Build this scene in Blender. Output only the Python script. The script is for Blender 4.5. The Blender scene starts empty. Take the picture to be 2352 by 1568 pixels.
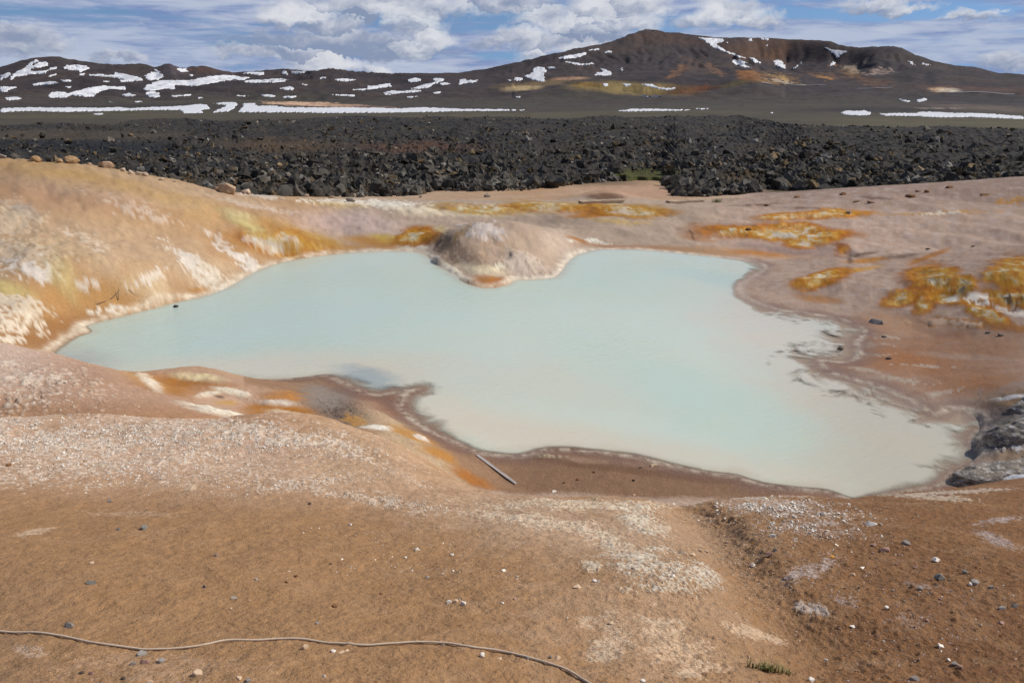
import bpy, bmesh, math, random
import numpy as np
from mathutils import Vector

# ------------------------------------------------------------------ camera, sky, sun, exposure
SC = bpy.context.scene
COL = SC.collection
W, H = 2352.0, 1568.0            # photo pixels in the units used for all measured positions
FPX = 1845.8
PITCH = math.radians(17.0)
CAMZ = 8.0                       # eye height above the water of the pool
cam = bpy.data.cameras.new("camera")
cam.sensor_width = 36.0
cam.lens = 36.0 * FPX / W
cam.clip_start = 0.1
cam.clip_end = 30000
cam_o = bpy.data.objects.new("camera", cam)
COL.objects.link(cam_o)
cam_o.location = (0, 0, CAMZ)
cam_o.rotation_euler = (math.radians(90) - PITCH, 0, 0)
SC.camera = cam_o

SUN_AZ = math.radians(80.0)      # to the right of the view direction (+Y), measured clockwise
SUN_EL = math.radians(44.0)
sun = bpy.data.lights.new("sun", 'SUN')
sun.energy = 4.3
sun.angle = math.radians(0.5)
sun.color = (1.0, 0.955, 0.88)
sun_o = bpy.data.objects.new("sun", sun)
COL.objects.link(sun_o)
sdir = Vector((math.sin(SUN_AZ) * math.cos(SUN_EL), math.cos(SUN_AZ) * math.cos(SUN_EL), math.sin(SUN_EL)))
sun_o.rotation_euler = sdir.to_track_quat('Z', 'Y').to_euler()
sun_o.location = (60, 20, 80)

SC.render.engine = 'CYCLES'
SC.cycles.max_bounces = 4
SC.cycles.diffuse_bounces = 2
SC.cycles.glossy_bounces = 2
SC.cycles.transparent_max_bounces = 6
SC.cycles.use_adaptive_sampling = True
SC.cycles.adaptive_threshold = 0.015
SC.cycles.use_denoising = True
SC.cycles.denoising_prefilter = 'ACCURATE'
SC.cycles.sample_clamp_indirect = 3.0
SC.cycles.caustics_reflective = False
SC.cycles.caustics_refractive = False
SC.view_settings.view_transform = 'Standard'
SC.view_settings.look = 'None'
SC.view_settings.gamma = 1.0
SC.view_settings.exposure = 0.0
SC.view_settings.use_curve_mapping = False


class NT:
    """small helper to write node trees"""
    def __init__(self, tree):
        self.t = tree
        self.n = tree.nodes
        self.n.clear()

    def new(self, typ, **kw):
        nd = self.n.new(typ)
        for k, v in kw.items():
            setattr(nd, k, v)
        return nd

    def put(self, sock, v):
        if v is None:
            return
        if isinstance(v, bpy.types.NodeSocket):
            self.t.links.new(v, sock)
        elif isinstance(v, (tuple, list)):
            sock.default_value = tuple(v) if len(v) == len(sock.default_value) else tuple(v) + (1.0,)
        else:
            sock.default_value = v

    def m(self, op, a, b=None, c=None, clamp=False):
        nd = self.new('ShaderNodeMath', operation=op, use_clamp=clamp)
        for i, v in enumerate((a, b, c)):
            self.put(nd.inputs[i], v)
        return nd.outputs[0]

    def vm(self, op, a, b=None, s=None):
        nd = self.new('ShaderNodeVectorMath', operation=op)
        self.put(nd.inputs[0], a)
        if b is not None:
            self.put(nd.inputs[1], b)
        if s is not None:
            self.put(nd.inputs[3], s)
        return nd.outputs[0]

    def xyz(self, x, y, z=0.0):
        nd = self.new('ShaderNodeCombineXYZ')
        for i, v in enumerate((x, y, z)):
            self.put(nd.inputs[i], v)
        return nd.outputs[0]

    def sep(self, v):
        nd = self.new('ShaderNodeSeparateXYZ')
        self.put(nd.inputs[0], v)
        return nd.outputs

    def noise(self, vec, scale, detail=4.0, rough=0.5, dist=0.0, lac=2.0, col=False):
        nd = self.new('ShaderNodeTexNoise')
        if vec is not None:
            self.put(nd.inputs['Vector'], vec)
        nd.inputs['Scale'].default_value = scale
        nd.inputs['Detail'].default_value = detail
        nd.inputs['Roughness'].default_value = rough
        nd.inputs['Lacunarity'].default_value = lac
        nd.inputs['Distortion'].default_value = dist
        return nd.outputs['Color'] if col else nd.outputs[0]

    def ss(self, v, lo, hi, a=0.0, b=1.0):
        nd = self.new('ShaderNodeMapRange', interpolation_type='SMOOTHSTEP')
        for i, x in enumerate((v, lo, hi, a, b)):
            self.put(nd.inputs[i], x)
        return nd.outputs[0]

    def mix(self, f, a, b, mode='MIX'):
        nd = self.new('ShaderNodeMix', data_type='RGBA', blend_type=mode)
        self.put(nd.inputs[0], f)
        self.put(nd.inputs[6], a)
        self.put(nd.inputs[7], b)
        return nd.outputs[2]

    def attr(self, name):
        return self.new('ShaderNodeAttribute', attribute_name=name)


def s2l(c):
    c = np.asarray(c, dtype=np.float64) / 255.0
    return np.where(c <= 0.04045, c / 12.92, ((c + 0.055) / 1.055) ** 2.4)


def rgb(*c):
    return tuple(float(x) for x in s2l(c))


def build_world():
    w = bpy.data.worlds.new("World")
    SC.world = w
    w.use_nodes = True
    w.cycles.sampling_method = 'MANUAL'
    w.cycles.sample_map_resolution = 256
    N = NT(w.node_tree)
    out = N.new('ShaderNodeOutputWorld')
    sky = N.new('ShaderNodeTexSky', sky_type='NISHITA')
    sky.sun_disc = False
    sky.sun_elevation = SUN_EL
    sky.sun_rotation = SUN_AZ
    sky.altitude = 600
    sky.air_density = 1.0
    sky.dust_density = 0.2
    sky.ozone_density = 1.6
    geo = N.new('ShaderNodeTexCoord')
    d = geo.outputs['Generated']
    x, y, z = N.sep(d)
    N.put(sky.inputs[0], N.vm('NORMALIZE', N.xyz(x, y, N.m('ADD', N.m('MAXIMUM', z, 0.0), 0.14))))
    az = N.m('ARCTAN2', x, y)
    el = N.m('ARCSINE', z)
    blue = N.mix(1.0, sky.outputs[0], (0.088, 0.100, 0.112), 'MULTIPLY')

    def n2(vx, vy, scale, detail, rough, dist=0.0):
        nd = N.new('ShaderNodeTexNoise', noise_dimensions='2D')
        N.put(nd.inputs['Vector'], N.xyz(vx, vy))
        nd.inputs['Scale'].default_value = scale
        nd.inputs['Detail'].default_value = detail
        nd.inputs['Roughness'].default_value = rough
        nd.inputs['Distortion'].default_value = dist
        return nd.outputs[0]

    def lin(v, k, c):
        return N.m('MULTIPLY_ADD', v, k, c)
    # sheets of stratocumulus seen edge on: broad drawn-out bands with finer rolls inside
    na = n2(lin(az, 4.2, 3.1), lin(el, 34.0, 0.0), 1.35, 7, 0.60, 0.35)
    nb = n2(lin(az, 2.4, 9.4), lin(el, 20.0, 4.0), 1.3, 3, 0.5, 0.2)
    nc = n2(lin(az, 9.0, 1.4), lin(el, 62.0, 2.0), 1.6, 5, 0.62, 0.2)
    # heaped cumulus, puff upon puff
    wx = N.m('MULTIPLY', N.m('SUBTRACT', n2(lin(az, 30.0, 0.0), lin(el, 40.0, 0.0), 1.0, 3, 0.6), 0.5), 0.030)

    def cum(oaz, oel):
        a = N.m('ADD', N.m('ADD', az, oaz), wx)
        e = N.m('ADD', N.m('ADD', el, oel), N.m('MULTIPLY', wx, 0.7))
        vor = N.new('ShaderNodeTexVoronoi', feature='F1', voronoi_dimensions='2D')
        N.put(vor.inputs['Vector'], N.xyz(lin(a, 17.0, 0.3), lin(e, 30.0, 0.0)))
        vor.inputs['Scale'].default_value = 1.0
        vor.inputs['Detail'].default_value = 4.0
        vor.inputs['Roughness'].default_value = 0.55
        vor.inputs['Lacunarity'].default_value = 2.2
        big = n2(lin(a, 7.0, 2.2), lin(e, 22.0, 7.5), 1.0, 5, 0.58)
        return N.m('SUBTRACT', N.m('MULTIPLY', big, 1.9), N.m('MULTIPLY', vor.outputs['Distance'], 0.42))
    dens = cum(0.0, 0.0)
    dlit = cum(0.008, 0.010)
    puff = N.m('SUBTRACT', dens, dlit)
    # single heaps, where they stand over the mountains (pixel x, y, half width, half height, brightness)
    heaps = ((690, 36, 66, 24, 1), (640, 52, 44, 15, .8), (744, 62, 46, 20, .55), (790, 66, 34, 20, .5), (822, 44, 34, 12, .1), (760, 95, 170, 17, .45), (955, 62, 54, 30, .8), (992, 98, 34, 38, 1), (930, 118, 70, 20, .7),
             (840, 120, 150, 20, .15), (745, 148, 56, 24, 1), (690, 128, 70, 18, .6), (858, 161, 26, 10, .9), (298, 139, 20, 11, .8), (250, 136, 26, 9, .6), (600, 118, 80, 14, .5), (900, 22, 170, 26, .8),
             (1250, 44, 56, 26, .8), (1312, 56, 56, 27, 1), (1205, 94, 44, 26, .9), (1285, 100, 96, 26, .7), (1375, 32, 66, 32, 1), (1432, 62, 66, 24, .5), (1450, 18, 66, 26, .9), (1222, 127, 34, 13, 1), (1140, 102, 50, 14, .7), (1345, 84, 90, 22, .4),
             (1640, 28, 36, 26, 1), (1684, 38, 54, 28, .9), (1600, 52, 46, 20, .6), (1735, 52, 46, 14, .6), (2010, 16, 56, 15, .8), (2066, 20, 50, 12, .6), (2230, 38, 44, 10, .6), (1160, 12, 90, 14, .6), (60, 100, 60, 26, .6), (20, 85, 40, 18, .7), (2310, 150, 40, 16, .5))
    wz = N.m('MULTIPLY', N.m('SUBTRACT', n2(lin(az, 30.0, 7.0), lin(el, 40.0, 3.0), 1.0, 4, 0.62), 0.5), 0.030)
    wa = N.m('ADD', az, N.m('MULTIPLY', wx, 1.3))
    we = N.m('ADD', el, wz)
    best, bv, bb = -2.0, 0.0, 0.5
    for hx, hy, rx, ry, br in heaps:
        uu, vv = (hx - W / 2) / FPX, (H / 2 - hy) / FPX
        dy, dz = math.cos(PITCH) + vv * math.sin(PITCH), -math.sin(PITCH) + vv * math.cos(PITCH)
        ca, ce = math.atan2(uu, dy), math.atan2(dz, math.hypot(uu, dy))
        kx, ky = FPX / rx * 0.76, FPX / ry * 0.76
        u = lin(wa, kx, -ca * kx)
        v = lin(we, ky, -ce * ky)
        v2 = N.m('MAXIMUM', v, N.m('MULTIPLY', v, -1.7))
        dd = N.m('SUBTRACT', 1.0, N.m('MULTIPLY_ADD', u, u, N.m('MULTIPLY', v2, v2)))
        gt = N.m('GREATER_THAN', dd, best)
        val = N.m('MULTIPLY_ADD', v, 0.42, N.m('MULTIPLY_ADD', u, 0.18, br - 0.34))
        bv = N.m('MULTIPLY_ADD', gt, N.m('SUBTRACT', val, bv), bv)
        best = N.m('MAXIMUM', dd, best)
    hm = N.ss(best, -0.45, 0.85)
    hl = N.ss(N.m('MULTIPLY_ADD', puff, 1.0, bv), -0.15, 1.1)
    gap = N.ss(el, 0.18, 0.75, 0.0, 0.10)
    # the same kind of heaps, at random, all round the sky
    inview = N.ss(N.m('ABSOLUTE', az), 0.62, 0.80)
    over = N.m('SUBTRACT', dens, N.m('SUBTRACT', 1.05, N.m('MULTIPLY', inview, 0.32)))
    over = N.m('SUBTRACT', over, N.m('MULTIPLY', gap, 2.0))
    cm = N.ss(over, -0.10, 0.24)
    lit = N.ss(puff, -0.10, 0.36)
    cloudc = N.mix(lit, (0.33, 0.40, 0.57, 1), (0.84, 0.84, 0.87, 1))
    heapc = N.mix(hl, (0.28, 0.34, 0.49, 1), (0.82, 0.83, 0.87, 1))
    strat = N.mix(N.ss(N.m('MULTIPLY_ADD', nc, 0.5, N.m('MULTIPLY', nb, 0.5)), 0.36, 0.64), (0.20, 0.285, 0.54, 1), (0.51, 0.575, 0.73, 1))
    strat = N.mix(N.m('MULTIPLY', N.ss(na, 0.50, 0.74), 0.6), strat, (0.62, 0.66, 0.77, 1))
    cov = N.m('ADD', N.m('MULTIPLY', na, 0.5), N.m('MULTIPLY', nb, 0.5))
    cover = N.m('MULTIPLY', N.ss(N.m('SUBTRACT', cov, gap), 0.40, 0.51), 0.94)
    c1 = N.mix(cover, blue, strat)
    c2 = N.mix(N.m('MULTIPLY', cm, 0.94), c1, cloudc)
    c3 = N.mix(N.m('MULTIPLY', hm, 0.92), c2, heapc)
    low = N.ss(z, -0.04, -0.01)
    bgs = []
    for cc in (c2, c3):
        bg = N.new('ShaderNodeBackground')
        N.put(bg.inputs[0], N.mix(low, (0.10, 0.085, 0.07, 1), cc))
        bg.inputs[1].default_value = 0.9
        bgs.append(bg)
    # the listed heaps all lie in this low sector; elsewhere their nodes need not be worked out
    sect = N.m('MULTIPLY', N.m('LESS_THAN', N.m('ABSOLUTE', az), 0.75), N.m('LESS_THAN', el, 0.22))
    sect = N.m('MULTIPLY', sect, N.m('GREATER_THAN', el, -0.01))
    mx = N.new('ShaderNodeMixShader')
    N.put(mx.inputs[0], sect)
    N.t.links.new(bgs[0].outputs[0], mx.inputs[1])
    N.t.links.new(bgs[1].outputs[0], mx.inputs[2])
    N.t.links.new(mx.outputs[0], out.inputs[0])


build_world()

# ------------------------------------------------------------------ numeric helpers
rng = np.random.default_rng(7)
random.seed(7)
CP, SP = math.cos(PITCH), math.sin(PITCH)


def ray(px, py):
    px = np.asarray(px, float)
    py = np.asarray(py, float)
    u = (px - W / 2) / FPX
    v = (H / 2 - py) / FPX
    dx = u
    dy = CP + v * SP
    dz = -SP + v * CP
    h = np.hypot(dx, dy)
    return np.arctan2(dx, dy), dz / h          # azimuth, slope (dz per metre of ground distance)


def project(x, y, z):
    dz = z - CAMZ
    fw = y * CP - dz * SP
    up = y * SP + dz * CP
    fw = np.maximum(fw, 1e-3)
    return W / 2 + FPX * x / fw, H / 2 - FPX * up / fw


def _hash(ix, iy, seed):
    h = (ix.astype(np.int64) * 374761393 + iy.astype(np.int64) * 668265263 + seed * 974711) & 0xffffffff
    h = ((h ^ (h >> 13)) * 1274126177) & 0xffffffff
    h = (h ^ (h >> 16)) & 0xffffffff
    return h


def perlin(x, y, seed=0):
    x = np.asarray(x, float)
    y = np.asarray(y, float)
    x0 = np.floor(x)
    y0 = np.floor(y)
    fx = x - x0
    fy = y - y0
    ix = x0.astype(np.int64)
    iy = y0.astype(np.int64)

    def g(dx, dy):
        a = _hash(ix + dx, iy + dy, seed).astype(np.float64) * (2 * math.pi / 4294967296.0)
        return np.cos(a) * (fx - dx) + np.sin(a) * (fy - dy)
    ux = fx * fx * fx * (fx * (fx * 6 - 15) + 10)
    uy = fy * fy * fy * (fy * (fy * 6 - 15) + 10)
    a = g(0, 0)
    b = g(1, 0)
    c = g(0, 1)
    d = g(1, 1)
    return 1.42 * ((a + (b - a) * ux) * (1 - uy) + (c + (d - c) * ux) * uy)


def fbm(x, y, octv=4, seed=0, gain=0.5):
    s = 0.0
    a = 1.0
    n = 0.0
    for i in range(octv):
        s = s + a * perlin(x * 2 ** i + 17.3 * i, y * 2 ** i - 9.1 * i, seed + i * 31)
        n += a
        a *= gain
    return s / n


def ridged(x, y, octv=4, seed=0, gain=0.5):
    s = 0.0
    a = 1.0
    n = 0.0
    for i in range(octv):
        s = s + a * (1 - 2 * np.abs(perlin(x * 2 ** i + 7.3 * i, y * 2 ** i + 3.1 * i, seed + i * 31)))
        n += a
        a *= gain
    return s / n


def sst(v, a, b):
    t = np.clip((v - a) / (b - a), 0, 1)
    return t * t * (3 - 2 * t)


def poly_sd(x, y, poly):
    """signed distance to a closed polygon, positive inside"""
    px, py = poly[:, 0], poly[:, 1]
    n = len(poly)
    d2 = np.full(x.shape, 1e18)
    inside = np.zeros(x.shape, bool)
    for i in range(n):
        ax, ay = px[i], py[i]
        bx, by = px[(i + 1) % n], py[(i + 1) % n]
        ex, ey = bx - ax, by - ay
        t = np.clip(((x - ax) * ex + (y - ay) * ey) / (ex * ex + ey * ey + 1e-12), 0, 1)
        d2 = np.minimum(d2, (x - ax - t * ex) ** 2 + (y - ay - t * ey) ** 2)
        c = (ay > y) != (by > y)
        if ey != 0:
            inside ^= c & (x < ax + ex * (y - ay) / ey)
    return np.where(inside, 1, -1) * np.sqrt(d2)


def mesh_np(name, verts, faces, smooth=True, attrs=None, cols=None):
    """faces: (n,k) int array"""
    me = bpy.data.meshes.new(name)
    nv, (nf, k) = len(verts), faces.shape
    me.vertices.add(nv)
    me.vertices.foreach_set("co", np.ascontiguousarray(verts, dtype=np.float32).ravel())
    me.loops.add(nf * k)
    me.loops.foreach_set("vertex_index", np.ascontiguousarray(faces, dtype=np.int32).ravel())
    me.polygons.add(nf)
    me.polygons.foreach_set("loop_start", np.arange(0, nf * k, k, dtype=np.int32))
    me.polygons.foreach_set("use_smooth", np.full(nf, smooth))
    me.update(calc_edges=True)
    for an, av in (attrs or {}).items():
        a = me.attributes.new(an, 'FLOAT', 'POINT')
        a.data.foreach_set("value", np.ascontiguousarray(av, dtype=np.float32).ravel())
    for an, av in (cols or {}).items():
        a = me.attributes.new(an, 'FLOAT_COLOR', 'POINT')
        c4 = np.ones((nv, 4), np.float32)
        c4[:, :3] = av
        a.data.foreach_set("color", c4.ravel())
    return me


def grid_faces(nr, nc):
    i = np.arange(nr - 1)[:, None] * nc + np.arange(nc - 1)[None, :]
    return np.stack([i, i + 1, i + nc + 1, i + nc], -1).reshape(-1, 4)


def link(name, me, mat=None, parent=None, **props):
    o = bpy.data.objects.new(name, me)
    COL.objects.link(o)
    if mat is not None and me is not None and len(me.materials) == 0:
        me.materials.append(mat)
    if parent is not None:
        o.parent = parent
    for k, v in props.items():
        o[k] = v
    return o


class Painter:
    """stains of mineral colour laid on a surface whose vertices were measured in the photo"""
    def __init__(self, X, Y, A, B, base, R):
        self.X, self.Y, self.R = X, Y, R
        self.c = np.tile(s2l(base), (X.size, 1))
        self.relief = np.zeros(X.size)
        self.w1 = fbm(A * 16, B * 16, 5, 3, 0.62)
        self.w2 = fbm(A * 16 + 50, B * 16 + 20, 5, 5, 0.62)
        self.w3 = fbm(A * 75, B * 75, 4, 9, 0.68)
        self.w4 = fbm(A * 210, B * 210, 2, 15, 0.7)

    def mask(self, cx, cy, rx, ry, ang=0.0, soft=0.5, rag=0.6, spk=0.0, gate=None):
        big = 1.0 + soft + rag * 1.2
        sel = (np.abs(self.X - cx) < (rx + ry) * big * 1.3) & (np.abs(self.Y - cy) < (rx * abs(math.sin(math.radians(ang))) + ry) * big * 1.5)
        if gate is not None:
            sel &= (self.R > gate[0]) & (self.R < gate[1])
        idx = np.nonzero(sel)[0]
        if idx.size == 0:
            return idx, np.zeros(0)
        a = math.radians(ang)
        dx = self.X[idx] - cx
        dy = self.Y[idx] - cy
        u = (dx * math.cos(a) + dy * math.sin(a)) / rx
        v = (-dx * math.sin(a) + dy * math.cos(a)) / ry
        ku = min(1.0, 1.6 * ry / rx)
        kv = min(1.0, 1.6 * rx / ry)
        d = np.hypot(u + self.w1[idx] * rag * 1.7 * ku, v + self.w2[idx] * rag * 1.7 * kv) + self.w3[idx] * rag * 1.3 * min(ku, kv)
        m = 1 - sst(d, 1 - soft, 1 + soft)
        if spk:
            n = 0.5 + 0.42 * self.w4[idx] + 0.42 * self.w3[idx] + 0.2 * self.w1[idx]
            t = m * (1.08 - spk)
            thr = 0.5 + (0.5 - t) * 0.62
            m = sst(n, thr - 0.05, thr + 0.07) * sst(m, 0.0, 0.12)
        else:
            m = np.clip(m * (1 + 0.5 * self.w3[idx] + 0.35 * self.w4[idx]), 0, 1)
        return idx, m

    def blob(self, col, cx, cy, rx, ry, ang=0.0, soft=0.5, rag=0.6, amt=1.0, spk=0.0, gate=None):
        if spk == 0 and gate is not None and gate[0] >= 19 and sum(col) > 640:
            spk, soft, amt = 0.16, min(0.95, soft + 0.4), amt * 0.9
        idx, m = self.mask(cx, cy, rx, ry, ang, soft, rag, spk, gate)
        if idx.size:
            if sum(col) > 560:
                self.relief[idx] = np.maximum(self.relief[idx], m)
            m = (m * amt)[:, None]
            self.c[idx] = self.c[idx] * (1 - m) + s2l(col) * m

    def crust(self, cx, cy, rx, ry, ang=0.0, rag=0.6, amt=0.9, dark=0.5, gate=None):
        idx, m0 = self.mask(cx, cy, rx * 0.8, ry * 0.8, ang, 0.75, rag, 0.0, gate)
        if idx.size == 0:
            return
        t = m0 * 1.0 + (0.95 * self.w1[idx] + 0.45 * self.w3[idx]) * np.minimum(m0 * 2, 1) + 0.12 * self.w4[idx]
        ramp = np.array([(158, 96, 34), (176, 104, 14), (196, 128, 20), (206, 156, 56), (216, 198, 160), (230, 224, 212)], float)
        c = np.stack([np.interp(t, [0.1, 0.35, 0.62, 0.86, 1.06, 1.3], s2l(ramp)[:, k]) for k in range(3)], 1)
        dk = sst(self.w4[idx] * 0.8 + self.w1[idx] * 0.9 - self.w2[idx] * 0.5 + (m0 - 0.8), 0.12, 0.5) * dark * sst(m0, 0.4, 0.8)
        c = c * (1 - dk[:, None]) + s2l((92, 72, 48)) * dk[:, None]
        m = sst(m0, 0.04, 0.50) * amt
        self.relief[idx] = np.maximum(self.relief[idx], sst(m0, 0.1, 0.6))
        m = m[:, None]
        self.c[idx] = self.c[idx] * (1 - m) + c * m

    def all(self, col, m):
        m = np.clip(m, 0, 1)[:, None]
        self.c = self.c * (1 - m) + s2l(col) * m


# ------------------------------------------------------------------ materials
def mat_new(name):
    m = bpy.data.materials.new(name)
    m.use_nodes = True
    return m, NT(m.node_tree)


def finish(N, color, rough, bump=None, bstr=0.3, bdist=0.02, spec=0.25):
    out = N.new('ShaderNodeOutputMaterial')
    b = N.new('ShaderNodeBsdfPrincipled')
    N.put(b.inputs['Base Color'], color)
    N.put(b.inputs['Roughness'], rough)
    b.inputs['Specular IOR Level'].default_value = spec
    if bump is not None:
        bn = N.new('ShaderNodeBump')
        bn.inputs['Strength'].default_value = bstr
        bn.inputs['Distance'].default_value = bdist
        N.put(bn.inputs['Height'], bump)
        N.t.links.new(bn.outputs[0], b.inputs['Normal'])
    N.t.links.new(b.outputs[0], out.inputs[0])
    return b


def pos(N):
    return N.new('ShaderNodeNewGeometry').outputs['Position']


def make_ground_mat():
    m, N = mat_new("thermal_soil")
    p = pos(N)
    c = N.attr("col").outputs['Color']
    wet = N.attr("wet").outputs['Fac']
    n2 = N.noise(p, 11.0, 6, 0.74)
    n3 = N.noise(p, 190.0, 2, 0.6)
    k = N.m('MULTIPLY_ADD', N.m('SUBTRACT', n2, 0.5), 0.75, 1.0)
    k = N.m('MULTIPLY_ADD', N.m('SUBTRACT', n3, 0.5), 0.9, k)
    k = N.m('MAXIMUM', k, 0.35)
    c2 = N.mix(1.0, c, N.xyz(k, k, k), 'MULTIPLY')
    h = N.noise(p, 16.0, 5, 0.75)
    rough = N.m('SUBTRACT', 0.96, N.m('MULTIPLY', wet, 0.5))
    finish(N, c2, rough, h, 0.75, 0.045, 0.2)
    return m


def make_water_mat():
    m, N = mat_new("milky_water")
    p = pos(N)
    c = N.attr("col").outputs['Color']
    sd = N.attr("sd").outputs['Fac']
    fz = N.attr("fuzzy").outputs['Fac']
    sv = N.vm('MULTIPLY', p, (1.0, 0.8, 1.0))
    n = N.noise(sv, 1.1, 5, 0.62, 0.6)
    n2 = N.noise(p, 0.35, 4, 0.55)
    c = N.mix(N.ss(n2, 0.3, 0.7), c, N.mix(1.0, c, (1.03, 0.99, 0.955, 1), 'MULTIPLY'))
    # fine wind ripple
    rot = N.new('ShaderNodeVectorRotate', rotation_type='Z_AXIS')
    N.put(rot.inputs['Vector'], p)
    rot.inputs['Angle'].default_value = math.radians(-24)
    rv = N.vm('MULTIPLY', rot.outputs[0], (0.55, 2.6, 1.0))
    rip = N.noise(rv, 2.6, 3, 0.55, 0.6)
    rip2 = N.noise(p, 9.0, 2, 0.5)
    calm = N.ss(N.noise(p, 0.11, 2, 0.5), 0.35, 0.62, 0.25, 1.0)
    h = N.m('MULTIPLY', N.m('ADD', rip, N.m('MULTIPLY', rip2, 0.2)), calm)
    # the mud bottom shows through at the shallow rim
    w = N.m('MULTIPLY_ADD', fz, 0.95, 0.05)
    t = N.m('DIVIDE', sd, w)
    t = N.m('ADD', t, N.m('MULTIPLY', N.m('SUBTRACT', n, 0.5), N.m('MULTIPLY_ADD', fz, 1.1, 0.2)))
    a = N.ss(t, 0.08, 0.72)
    out = N.new('ShaderNodeOutputMaterial')
    b = N.new('ShaderNodeBsdfPrincipled')
    N.put(b.inputs['Base Color'], c)
    b.inputs['Roughness'].default_value = 0.16
    b.inputs['IOR'].default_value = 1.33
    b.inputs['Specular IOR Level'].default_value = 0.26
    bn = N.new('ShaderNodeBump')
    bn.inputs['Strength'].default_value = 0.42
    bn.inputs['Distance'].default_value = 0.06
    N.put(bn.inputs['Height'], h)
    N.t.links.new(bn.outputs[0], b.inputs['Normal'])
    tr = N.new('ShaderNodeBsdfTransparent')
    mx = N.new('ShaderNodeMixShader')
    N.put(mx.inputs[0], a)
    N.t.links.new(tr.outputs[0], mx.inputs[1])
    N.t.links.new(b.outputs[0], mx.inputs[2])
    N.t.links.new(mx.outputs[0], out.inputs[0])
    return m


def make_attr_mat(name, scales, amps, rough=0.95, bstr=0.5, bdist=0.05, spec=0.2, island=0.0, obj_rand=0.0, base=None):
    """base colour from the mesh (or a given one) with grain"""
    m, N = mat_new(name)
    p = pos(N)
    c = base if base is not None else N.attr("col").outputs['Color']
    k = 1.0
    h = None
    for s, a in zip(scales, amps):
        n = N.noise(p, s, 6, 0.62)
        k = N.m('MULTIPLY_ADD', N.m('SUBTRACT', n, 0.5), a, k)
        h = n if h is None else N.m('MULTIPLY_ADD', n, scales[0] / s * 1.6, h)
    if island:
        r = N.new('ShaderNodeNewGeometry').outputs['Random Per Island']
        k = N.m('MULTIPLY', k, N.m('MULTIPLY_ADD', r, island, 1 - island / 2))
    if obj_rand:
        r = N.new('ShaderNodeObjectInfo').outputs['Random']
        k = N.m('MULTIPLY', k, N.m('MULTIPLY_ADD', r, obj_rand, 1 - obj_rand / 2))
    c2 = N.mix(1.0, c, N.xyz(k, k, k), 'MULTIPLY')
    finish(N, c2, rough, h, bstr, bdist, spec)
    return m


M_GROUND = make_ground_mat()
M_WATER = make_water_mat()
M_FAR = make_attr_mat("far_hills_soil", (0.012, 0.06, 0.3), (0.7, 0.7, 0.5), bstr=0.8, bdist=6.0)
M_SNOW = make_attr_mat("old_snow", (0.03, 0.25), (0.45, 0.35), rough=0.8, bstr=0.3, bdist=0.6, base=(0.60, 0.595, 0.605, 1))
M_LAVAG = make_attr_mat("lava_rubble", (0.5, 2.2, 7.0), (1.0, 0.9, 0.6), bstr=0.9, bdist=0.35)

# ------------------------------------------------------------------ near ground: the slope under the viewer, the pool basin, the banks around it
SHORE = np.array([
    (112, 812), (140, 790), (172, 772), (205, 762), (190, 750), (212, 742), (300, 720), (400, 694), (480, 676), (530, 656), (580, 626), (640, 604),
    (720, 589), (820, 579), (930, 577), (975, 584), (1002, 606), (1040, 630), (1075, 651), (1120, 661), (1165, 653),
    (1180, 643), (1230, 641), (1270, 637), (1290, 622), (1305, 600), (1325, 585), (1360, 576), (1400, 573), (1480, 574), (1570, 583),
    (1660, 592), (1725, 600), (1756, 610), (1745, 625), (1712, 644), (1694, 660), (1708, 682), (1750, 700), (1800, 714),
    (1880, 724), (1945, 738), (1985, 760), (1965, 788), (1975, 812), (1945, 832), (1885, 826), (1895, 850), (1960, 872), (2010, 885),
    (2060, 905), (2110, 930), (2150, 952), (2180, 938), (2230, 945), (2256, 978), (2236, 1010), (2246, 1042), (2240, 1062), (2195, 1085),
    (2160, 1112), (2110, 1124), (2000, 1142), (1955, 1146), (1900, 1127), (1840, 1122), (1750, 1110), (1690, 1092), (1640, 1086), (1560, 1072),
    (1450, 1046), (1350, 1035), (1262, 1030), (1195, 1046), (1150, 1044), (1095, 1036), (1030, 1006), (980, 985), (940, 955),
    (924, 930), (930, 908), (960, 893), (915, 898), (850, 905), (770, 868), (735, 862), (680, 868), (600, 871), (540, 866), (470, 872),
    (400, 884), (330, 880), (250, 868), (180, 850), (125, 832)], float)
_az, _sl = ray(SHORE[:, 0], SHORE[:, 1])
_r = CAMZ / -_sl
POOL = np.stack([_r * np.sin(_az), _r * np.cos(_az)], 1)


def smooth_poly(P, n=4):
    out = []
    m = len(P)
    for i in range(m):
        p0, p1, p2, p3 = P[(i - 1) % m], P[i], P[(i + 1) % m], P[(i + 2) % m]
        for t in np.linspace(0, 1, n, endpoint=False):
            out.append(0.5 * ((2 * p1) + (-p0 + p2) * t + (2 * p0 - 5 * p1 + 4 * p2 - p3) * t * t + (-p0 + 3 * p1 - 3 * p2 + p3) * t ** 3))
    return np.array(out)


POOL = smooth_poly(POOL, 3)

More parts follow.
